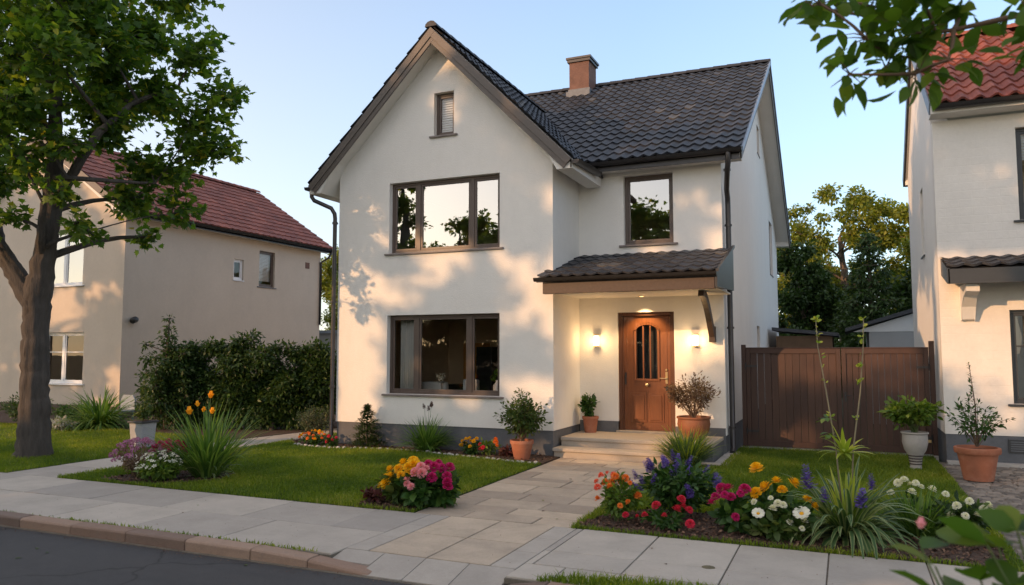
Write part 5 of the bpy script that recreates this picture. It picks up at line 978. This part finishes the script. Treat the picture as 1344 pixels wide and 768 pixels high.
bush('foliage', t, (0, 0, .14), (.34, .14, .14), 260, (.07, .14), 'oval', 'shrub_leaf', 'stem', 18); heads(t, 'daisy', 'petal_white', [(-.16, -.12, .27), (.26, -.10, .30)], .078, lean=(0, -.9), tilt=.1); heads(t, 'pompom', 'petal_white', [(-.04, -.04, .42), (.03, -.04, .37), (.08, -.06, .36), (-.2, -.06, .37), (.14, -.1, .2), (.26, -.14, .16), (.28, -.08, .22), (-.02, -.08, .32)], .048)
t = thing('grass_tuft', 'thin yellowish grass tuft behind the magenta geraniums', 'grass', (-1.05, 8.95, .01)); strap_part('foliage', t, 'yellow_leaf', 40, .5, .8, .012, .3, r0=.1, hv=.4)
t = thing('agave_plant', 'big arching variegated plant with yellow top leaves and two tall bare stems', 'plant', (-.04, 8.86, .01))
strap_part('foliage', t, 'varieg', 190, .98, 1.25, .055, 1.7, r0=.14, edge=.70, hv=.35, segs=9); strap_part('inner_leaf', t, 'strap', 60, .62, .9, .035, .9, r0=.1, hv=.4)
strap_part('yellow_leaf', t, 'yellow_leaf', 16, .75, .22, .05, .1, r0=.05, hv=.25); strap_part('top_leaf', t, 'yellow_leaf', 20, .36, 1.25, .045, .7, r0=.01, off=(.0, 0, .86), hv=.3)
strap_part('long_leaf', t, 'strap', 7, 1.25, 1.1, .028, 1.5, r0=.03, hv=.2, segs=12)
for (x, zt) in ((-.25, 2.30), (.22, 2.28)):
    mb = MB(); o_ = Vector((-.04, 8.86, .01)); pts = [o_+Vector((x*.2, 0, .3)), o_+Vector((x*.35, 0, .9)), o_+Vector((x*.7+.01, .0, 1.5)), o_+Vector((x*.95, 0, 2.0)), o_+Vector((x, 0, zt))]; mb.tube(pts, [.009, .008, .007, .005, .004], 6); sp = mb.build('flower_stalk', 'stalk_pale', t, smooth=True)
    P, D = [], []
    for k in range(34):
        f = rng.choice([1.25, 1.62, 1.78, 1.9, 2.02, 2.12, 2.2, 2.25, 2.28])+rng.normal(0, .015); xx = x*(.35+.65*min(1, max(0, (f-.9)/1.4))); P.append((xx, 0, f)); D.append((rng.normal(0, 1), rng.normal(0, 1), .5))
    leaves('bud_leaf', np.array(P), np.array(D), rdir(34), rng.uniform(.035, .065, 34), 'oval', 'yellow_leaf', sp); bpy.data.objects['bud_leaf' if x < 0 else 'bud_leaf.001'].location = (0, 0, 0)
for c_ in ((-.17, 0, 1.22), (-.15, .01, 1.05)): leaves('side_leaf', np.tile([c_], (8, 1))+rng.normal(0, .015, (8, 3)), rng.normal(0, 1, (8, 3))*[1, 1, .3], np.tile([0, 0, 1.], (8, 1)), rng.uniform(.08, .13, 8), 'oval', 'lime_leaf', t)
for (x, y_, z, s_) in ((-.36, -.1, .56, .26), (-.20, -.22, .46, .22), (.13, -.22, .44, .22), (.24, -.1, .60, .27)): heads(t, 'spike', 'petal_purple', [(x, y_, z-.08)], s_*.9, tilt=.12, lean=(0, 0), stems=(x*.3, y_*.3, .05))
t = thing('grass_clump', 'dense dark green grass clump right of the arching plant', 'plant', (.66, 9.25, .01)); strap_part('foliage', t, 'strap', 320, .60, 1.0, .02, .5, r0=.16, hv=.35)
t = thing('flower_bush', 'white flowers rising above the dark grass clump on the right', 'flowering plant', (.60, 9.45, .01)); bush('foliage', t, (0, 0, .2), (.16, .12, .2), 120, (.05, .09), 'leaf', 'mid_leaf', 'stem', 10); heads(t, 'pompom', 'petal_white', [(-.12, 0, .50), (-.06, 0, .53), (0, .02, .49), (.05, 0, .51), (.1, 0, .47), (-.2, -.05, .40), (.2, 0, .45), (.0, -.08, .42)], .05)
t = thing('flower_bush', 'white petunias at the right end of the bed beside the cobbles', 'flowering plant', (1.02, 9.15, .01)); bush('foliage', t, (0, 0, .2), (.30, .26, .2), 620, (.06, .11), 'oval', 'dark_leaf', 'stem', 26); heads(t, 'pompom', 'petal_white', [(-.1, -.2, .28), (-.05, -.22, .24), (.02, -.24, .30), (.0, -.22, .20), (.14, -.18, .30), (.2, -.1, .36), (.24, -.05, .38), (.08, -.1, .42), (-.12, 0, .46), (.3, 0, .32), (-.04, -.18, .38)], .05)
# border along the house
t = thing('grass_clump', 'pale arching ornamental grass beside the porch steps', 'plant', (-2.52, 13.12, .01)); strap_part('foliage', t, 'varieg', 330, .74, .75, .024, .55, r0=.16, edge=.6, hv=.35); strap_part('pale_leaf', t, 'yellow_leaf', 170, .80, .72, .020, .45, r0=.15, hv=.35)
t = thing('grass_clump', 'tall green grass clump with seed heads below the lower window', 'plant', (-7.55, 13.12, .01)); strap_part('foliage', t, 'strap', 330, .82, .95, .022, .7, r0=.15, hv=.45); heads(t, 'spike', 'chip', [(-.05, 0, .82), (.1, 0, .86), (.02, .05, .78)], .13, name='seed_head', tilt=.1, stems=(0, 0, .02))
t = thing('conifer', 'small dark conifer below the left end of the lower window', 'shrub', (-8.98, 13.18, .01))
n = 2600; zz = rng.random(n)**1.4; aa = rng.uniform(0, 2*np.pi, n); rr_ = .36*(1-zz)**.7*(.75+.3*np.sin(zz*34))*rng.uniform(.5, 1.08, n); P = np.c_[np.cos(aa)*rr_, np.sin(aa)*rr_, .04+zz*.80]; leaves('foliage', P, np.c_[np.cos(aa), np.sin(aa), np.full(n, .35)]+rng.normal(0, .3, (n, 3)), np.tile([0, 0, 1.], (n, 1)), rng.uniform(.05, .09, n), 'leaf', 'dark_leaf', t); mb = MB(); mb.tube([(-8.98, 13.18, 0), (-8.98, 13.18, .8)], [.02, .006], 6); mb.build('trunk', 'bark', t)
t = thing('flower_bush', 'low orange and yellow flowers beside the small conifer', 'flowering plant', (-10.15, 13.0, .01)); bush('foliage', t, (0, 0, .10), (.40, .2, .13), 420, (.04, .08), 'oval', 'mid_leaf', 'stem', 22); heads(t, 'pompom', 'petal_orange', dome(16, .40, .2, .10, .16), .042); heads(t, 'pompom', 'petal_yellow', dome(14, .36, .2, .12, .17), .042)
t = thing('flower_bush', 'small red flowers right of the orange border flowers', 'flowering plant', (-9.68, 12.98, .01)); bush('foliage', t, (0, 0, .08), (.14, .12, .11), 160, (.04, .08), 'oval', 'mid_leaf', 'stem', 10); heads(t, 'pompom', 'petal_red', [(-.05, -.05, .20), (.05, -.08, .14), (-.06, -.1, .10), (.1, 0, .18)], .05)
t = thing('shrub', 'rounded grey green shrub at the left corner of the white house', 'shrub', (-10.75, 13.75, .01)); bush('foliage', t, (0, 0, .42), (.44, .38, .34), 2200, (.035, .065), 'leaf', 'olive_leaf', 'stem_brown', 44)
t = thing('flower_bush', 'yellow flower clump below the right end of the lower window', 'flowering plant', (-6.52, 13.02, .01)); bush('foliage', t, (0, 0, .10), (.22, .18, .14), 260, (.05, .08), 'oval', 'mid_leaf', 'stem', 14); heads(t, 'pompom', 'petal_yellow', dome(16, .22, .16, .12, .2, top=0), .045)
t = thing('flower_bush', 'red and orange flowers between the yellow clump and the potted shrub', 'flowering plant', (-6.15, 13.0, .01)); bush('foliage', t, (0, 0, .14), (.2, .16, .16), 260, (.05, .10), 'leaf', 'lime_leaf', 'stem', 14); heads(t, 'pompom', 'petal_red', [(-.12, -.1, .12), (-.06, -.12, .16), (-.15, -.05, .2)], .055); heads(t, 'pompom', 'petal_orange', [(.16, -.05, .26), (.2, -.08, .2), (.14, 0, .3)], .055)
t = thing('ground_plant', 'low dark red leaved plant in the mulch near the potted shrub', 'plant', (-5.80, 13.1, .01)); bush('foliage', t, (0, 0, .1), (.16, .14, .12), 140, (.05, .09), 'oval', 'heuchera', 'stem_brown', 12)
# border stones
stn = []
path_ = [(-10.62, 13.0), (-10.5, 12.86), (-9.6, 12.68), (-8.4, 12.94), (-7.6, 12.94), (-6.8, 12.74), (-6.1, 12.58), (-5.25, 12.38), (-4.93, 12.44)]
protos = []
for i in range(3):
    mb = MB(); vs = []; n1 = 7
    for k, (rr_, z) in enumerate(((.8, -.3), (1.0, .2), (.72, .72), (.3, .95))):
        for a in range(n1): th = 2*math.pi*a/n1; q = rr_*random.uniform(.85, 1.12); vs.append((q*math.cos(th)*.055, q*math.sin(th)*.042, z*.042*random.uniform(.9, 1.1)))
    mb.add(vs, [(k*n1+a, k*n1+(a+1) % n1, (k+1)*n1+(a+1) % n1, (k+1)*n1+a) for k in range(3) for a in range(n1)]+[tuple(3*n1+a for a in range(n1))]); o = mb.build('border_stone', 'pebble', smooth=True, autosm=50); protos.append(o)
k = 0
for (a, b) in zip(path_[:-1], path_[1:]):
    L = math.dist(a, b); m_ = max(1, int(L/.105))
    for i in range(m_):
        f = (i+.5)/m_; src = protos[k % 3]; o = src if k < 3 else src.copy()
        if k >= 3: COL.objects.link(o)
        o.location = (a[0]+(b[0]-a[0])*f+random.gauss(0, .012), a[1]+(b[1]-a[1])*f+random.gauss(0, .012), .01); o.rotation_euler = (0, 0, random.uniform(0, 6)); s_ = random.uniform(.75, 1.2); o.scale = (s_, s_, s_)
        tag(o, 'small pale stone edging the flower border under the lower window', 'stone', 'pale stones edging the border'); k += 1
# potted plants
t = thing('potted_plant', 'bushy green shrub in a brown pot at the corner of the front wall', 'potted plant', (-5.42, 12.85, .01))
pot(t, [(0, 0), (.14, 0), (.20, .28), (.215, .28), (.215, .34), (.19, .34), (.18, .27)], 'terracotta'); bush('foliage', t, (0, 0, .74), (.44, .36, .42), 2300, (.04, .075), 'oval', 'shrub_leaf', 'stem_brown', 46, base=(0, 0, .3)); bush('upper_foliage', t, (.02, 0, 1.1), (.16, .14, .16), 160, (.04, .07), 'oval', 'shrub_leaf', 'stem_brown', 8, base=(0, 0, .4))
t = thing('potted_plant', 'small green plant in a terracotta pot left of the front door', 'potted plant', (-4.72, 14.72, .335))
pot(t, [(0, 0), (.115, 0), (.15, .27), (.165, .27), (.165, .32), (.145, .32), (.135, .26)], 'terracotta'); bush('foliage', t, (0, 0, .52), (.19, .17, .18), 260, (.06, .11), 'oval', 'mid_leaf', 'stem', 14, base=(0, 0, .28)); bush('upper_foliage', t, (0, 0, .74), (.08, .08, .06), 40, (.06, .09), 'oval', 'mid_leaf', 'stem', 4, base=(0, 0, .3))
t = thing('potted_plant', 'wispy reddish shrub in a round brown pot right of the front door', 'potted plant', (-2.62, 14.40, .335))
pot(t, [(0, 0), (.17, 0), (.27, .14), (.30, .27), (.285, .36), (.31, .38), (.31, .41), (.27, .41), (.26, .35)], 'terracotta_dark'); bush('foliage', t, (0, 0, .82), (.52, .42, .42), 2300, (.04, .075), 'leaf', 'red_leaf', 'stem_brown', 46, base=(0, 0, .36), hollow=.45, jit=.07)
t = thing('urn_plant', 'round green leafed plant in a tall grey striped urn before the gate', 'potted plant', (1.0, 14.35, .01))
pot(t, [(0, 0), (.085, 0), (.09, .03), (.085, .06), (.105, .22), (.165, .32), (.195, .44), (.19, .57), (.21, .59), (.21, .61), (.18, .61), (.17, .55)], 'urn'); mb = MB()
for z, r in ((.09, .091), (.135, .097), (.18, .102), (.225, .112)): mb.lathe([(r-.01, z-.012), (r+.004, z-.01), (r+.006, z), (r+.004, z+.01), (r-.01, z+.012)], 28, (1.0, 14.35, .01))
mb.build('band', 'urn_dark', t, smooth=True); bush('foliage', t, (0, 0, .90), (.40, .34, .25), 900, (.07, .12), 'oval', 'lime_leaf', 'stem', 34, base=(0, 0, .6), hollow=.5)
t = thing('potted_plant', 'leafy shrub with one tall shoot in a big terracotta pot on the cobbles', 'potted plant', (1.78, 13.55, .01))
pot(t, [(0, 0), (.20, 0), (.275, .40), (.305, .40), (.315, .42), (.315, .48), (.30, .49), (.275, .49), (.26, .42)], 'terracotta')
bush('foliage', t, (0, 0, .92), (.42, .34, .36), 520, (.05, .10), 'leaf', 'mid_leaf', 'stem_brown', 18, base=(0, 0, .5), jit=.06)
mb = MB(); o_ = Vector(t.location); mb.tube([o_+Vector((0, 0, .5)), o_+Vector((.0, 0, 1.1)), o_+Vector((-.06, 0, 1.75))], [.012, .009, .004], 6); mb.build('shoot', 'stem_brown', t); n = 110; z_ = .8+.95*rng.random(n); P = np.c_[-.06*(z_-.5)/1.2, np.zeros(n), z_]; leaves('shoot_leaf', P, rng.normal(0, 1, (n, 3))*[1, 1, .3]+[0, 0, .45], np.tile([0, 0, 1.], (n, 1)), rng.uniform(.06, .11, n)*(1.25-.35*z_), 'leaf', 'mid_leaf', t)
t = thing('planter', 'grey square planter with a dark rim holding a climbing plant beside the path', 'planter', (-13.15, 11.35, 0))
mb = MB(); mb.add([(-13.30, 11.20, 0), (-13.0, 11.20, 0), (-13.0, 11.50, 0), (-13.30, 11.50, 0), (-13.33, 11.17, .50), (-12.97, 11.17, .50), (-12.97, 11.53, .50), (-13.33, 11.53, .50)], [(0, 3, 2, 1), (0, 1, 5, 4), (1, 2, 6, 5), (2, 3, 7, 6), (3, 0, 4, 7)]); M['planter'] = mat('planter_grey', (.34, .35, .36), .7, .1, 3, bump=.1); mb.build('box', 'planter', t, bevel=.01)
mb = MB(); mb.box(-13.36, -12.94, 11.14, 11.56, .50, .54); mb.build('rim', 'frame_dark', t, bevel=.008); mb = MB(); mb.box(-13.32, -12.98, 11.18, 11.52, .53, .545); mb.build('soil', 'soil', t)
bush('foliage', t, (0, 0, .70), (.16, .14, .16), 260, (.04, .08), 'oval', 'shrub_leaf', 'stem', 14, base=(0, 0, .5)); n = 200; z_ = .6+.85*rng.random(n); P = np.c_[.04*np.sin(z_*9)+rng.normal(0, .05, n), rng.normal(0, .05, n), z_]; P = np.vstack([P, np.c_[.2+rng.normal(0, .04, 20), rng.normal(0, .03, 20), 1.40+rng.normal(0, .03, 20)]]); leaves('climber', P, rdir(220), np.tile([0, 0, 1.], (220, 1)), rng.uniform(.05, .09, 220), 'oval', 'shrub_leaf', t)
mb = MB(); o_ = Vector(t.location); mb.tube([o_+Vector((0, 0, .5)), o_+Vector((.03, 0, 1.0)), o_+Vector((.0, 0, 1.4))], [.012, .009, .006], 6); mb.tube([o_+Vector((.02, 0, 1.2)), o_+Vector((.12, 0, 1.28)), o_+Vector((.2, 0, 1.42))], [.008, .006, .004], 6); mb.build('stem', 'stem', t)
# hedge and shrubs of the beige house
hc = []
for i in range(64):
    f = rng.random(); x = -15.6+f*3.6; y = 14.3+f*1.3; hc.append((x+rng.normal(0, .1), y+rng.uniform(-.25, .5), rng.uniform(.35, 1.72), rng.uniform(.38, .52)))
for i in range(20): f = rng.random(); hc.append((-12.2+rng.normal(0, .2), 15.6+f*2.6, rng.uniform(.35, 1.75), .46))
for i in range(26): f = (i+.5)/26; hc.append((-15.5+f*3.6, 14.25+f*1.3, .28, .32))
for i in range(22): f = (i+.5)/22; hc.append((-15.5+f*3.5, 14.4+f*1.3, 1.88+rng.normal(0, .14), .26))
tree('hedge', 'long dark green clipped hedge between the beige house and the white house', 'hedge', [(-13.0, 15.0, -.05, .07), (-13.0, 15.1, .6, .05), (-13.1, 15.1, 1.1, .03)], hc, 'hedge_leaf', 'leaf', (.08, .15), 3300, bark='bark', ntwig=8, sides=5, trunk_n=6, limbs=[[(x, 14.45+(x+15.6)*.36, -.05, .06), (x+.05, 14.5+(x+15.6)*.36, .9, .03)] for x in (-15.2, -14.4, -13.7, -12.5)])
cc = [(-15.55, 14.1, z, max(.12, .56*(1-(z-.3)/2.75)**.8)) for z in np.linspace(.35, 2.75, 11)]+[(-15.55+.55*math.cos(a), 14.1+.5*math.sin(a), z, .3*(1.15-z/3)) for a, z in zip(np.arange(0, 30, 1.25), np.linspace(.4, 2.1, 24))]
tree('conifer', 'pointed dark conifer standing at the left end of the hedge', 'tree', [(-15.55, 14.1, -.05, .08), (-15.55, 14.1, 1.4, .045), (-15.55, 14.1, 2.75, .012)], cc, 'dark_leaf', 'leaf', (.08, .15), 2300, ntwig=9, sides=5, trunk_n=6, up=.1)
t = thing('spiky_shrub', 'arching palm like shrub in front of the beige house', 'shrub', (-17.4, 13.7, .01)); strap_part('foliage', t, 'strap', 460, 1.3, 1.25, .045, 1.2, r0=.2, hv=.45)
for (x, y, rx, h, lab, mm) in ((-20.1, 13.6, .8, .75, 'low dark shrub behind the street tree trunk at the left', 'dark_leaf'), (-18.6, 13.9, .6, .55, 'low rounded shrub beside the arching palm like shrub', 'mid_leaf'), (-21.8, 13.2, 1.0, .9, 'dark shrub at the far left edge of the beige house lawn', 'dark_leaf')):
    t = thing('shrub', lab, 'shrub', (x, y, .01)); bush('foliage', t, (0, 0, h*.5), (rx, .5, h*.55), 2200, (.06, .10), 'leaf', mm, 'stem_brown', 40)
t = thing('ground_plant', 'silvery white leaved low plant at the foot of the palm like shrub', 'plant', (-17.75, 12.9, .01)); bush('foliage', t, (0, 0, .14), (.48, .25, .16), 520, (.06, .12), 'leaf', 'silver_leaf', 'stem', 26)
t = thing('garden_chair', 'small blue grey garden chair beside the beige house', 'chair', (-18.2, 15.0, 0)); M['chair_grey'] = mat('chair_grey', (.22, .27, .32), .5, .1, 3)
mb = MB(); mb.box(-18.5, -17.95, 14.75, 15.2, .30, .34); mb.build('seat', 'chair_grey', t, bevel=.01); mb = MB(RZ((0, 15.2, 0))); mb.prism([(-18.5, .34), (-17.95, .34), (-17.95, .62), (-18.05, .74), (-18.4, .74), (-18.5, .62)], 0, .03); mb.build('backrest', 'chair_grey', t, bevel=.008)
for (x, y) in ((-18.47, 14.78), (-17.98, 14.78), (-18.47, 15.17), (-17.98, 15.17)): mb = MB(); mb.box(x-.02, x+.02, y-.02, y+.02, 0, .30); mb.build('leg', 'chair_grey', t)
# foreground shrub, lower right, in a tub by the kerb
t = thing('tub_shrub', 'out of focus broad leaved shrub with pink buds in the near right corner', 'shrub', (.60, 2.25, -.10))
pot(t, [(0, 0), (.26, 0), (.34, .48), (.38, .50), (.38, .56), (.33, .56), (.31, .5)], 'terracotta')
mb = MB(); PP, DD = [], []; tips = [(-0.44, -0.02, 1.55), (-0.4, 0.1, 1.48), (-0.3, -0.05, 1.58), (-0.22, 0.05, 1.6), (-0.3, 0.08, 1.46), (-0.14, -0.1, 1.58), (-0.16, 0.1, 1.6), (-0.02, 0.0, 1.6), (0.06, 0.1, 1.52), (-0.2, -0.15, 1.46), (-0.06, -0.12, 1.5), (0.14, 0, 1.52), (0.1, -0.1, 1.43), (-0.1, 0.15, 1.43), (-0.34, 0, 1.4), (-0.25, 0.12, 1.54), (-0.05, 0.1, 1.58)]
o_ = Vector(t.location)
for tp in tips:
    p = bend((rng.normal(0, .03), rng.normal(0, .03), .5), tp, 7, .05, .05); mb.tube([o_+Vector(q) for q in p], [.008-.0008*k for k in range(8)], 6, cap=False)
    for k in range(11):
        i = int(rng.integers(4, 8)); a = k*2.4; PP.append(p[i]); DD.append((math.cos(a), math.sin(a), .55 if k > 3 else .1))
mb.build('stem', 'stem', t, smooth=True); n = len(PP); leaves('foliage', np.array(PP), np.array(DD), np.tile([0, 0, 1.], (n, 1))+rng.normal(0, .3, (n, 3)), rng.uniform(.09, .145, n), 'oval', 'branch_leaf', t, .3+rng.random(n)*.65)
heads(t, 'cup', 'petal_pink', [(-.44, -.02, 1.60), (-.16, -.12, 1.60)], .018, name='flower_bud', tilt=.15, lean=(0, 0))
# small things on the paving
for i in range(52):
    x, y = random.choice([(random.uniform(-11, -5), random.uniform(8.3, 12.4)), (random.uniform(-16, -12.6), random.uniform(8.4, 11)), (random.uniform(-9, 1.2), random.uniform(6.25, 8.05)), (random.uniform(-4.8, -2.9), random.uniform(8.2, 13.2)), (random.uniform(-9, 1), random.uniform(4.6, 5.9))]); z = (.045 if y > 8.2 and (x < -4.9) else .006) if y > 6.2 else -.094
    s_ = random.uniform(.03, .06); o = leaves('fallen_leaf', np.array([[0, 0, 0.]]), np.array([[math.cos(i), math.sin(i), .05]]), np.array([[.1, .1, 1.]]), s_, 'oval', 'shrub_leaf' if i % 2 else 'chip', None, np.array([random.random()])); o.location = (x, y, z)
    tag(o, 'small fallen leaf lying on the ground in front of the white house', 'leaf', 'fallen leaves on paving and lawn')
t = thing('drain_cover', 'small round brownish green cap let into the pavement slab', 'cover', (-1.2, 7.18, .0)); mb = MB(); mb.lathe([(0, .007), (.05, .006), (.06, .003), (.06, -.01)], 20, (-1.2, 7.18, 0)); M['cap'] = mat('cap_metal', (.12, .10, .05), .7, .3, 20, bump=.4); mb.build('lid', 'cap', t)

# grit along the kerb
m_ = 1500; y = 5.98-np.abs(rng.normal(0, .09, m_)); x = rng.uniform(-14, 3, m_); stuff(leaves('road_grit', np.c_[x, y, np.full(m_, -.094)], rdir(m_)*[1, 1, .3], np.tile([0, 0, 1.], (m_, 1)), rng.uniform(.006, .022, m_), 'petal', 'chip'))
m_ = 260; x = rng.uniform(-12, 1, m_); y = rng.uniform(6.2, 8.1, m_); stuff(leaves('pavement_grit', np.c_[x, y, np.full(m_, .005)], rdir(m_)*[1, 1, .2], np.tile([0, 0, 1.], (m_, 1)), rng.uniform(.006, .018, m_), 'petal', 'chip'))
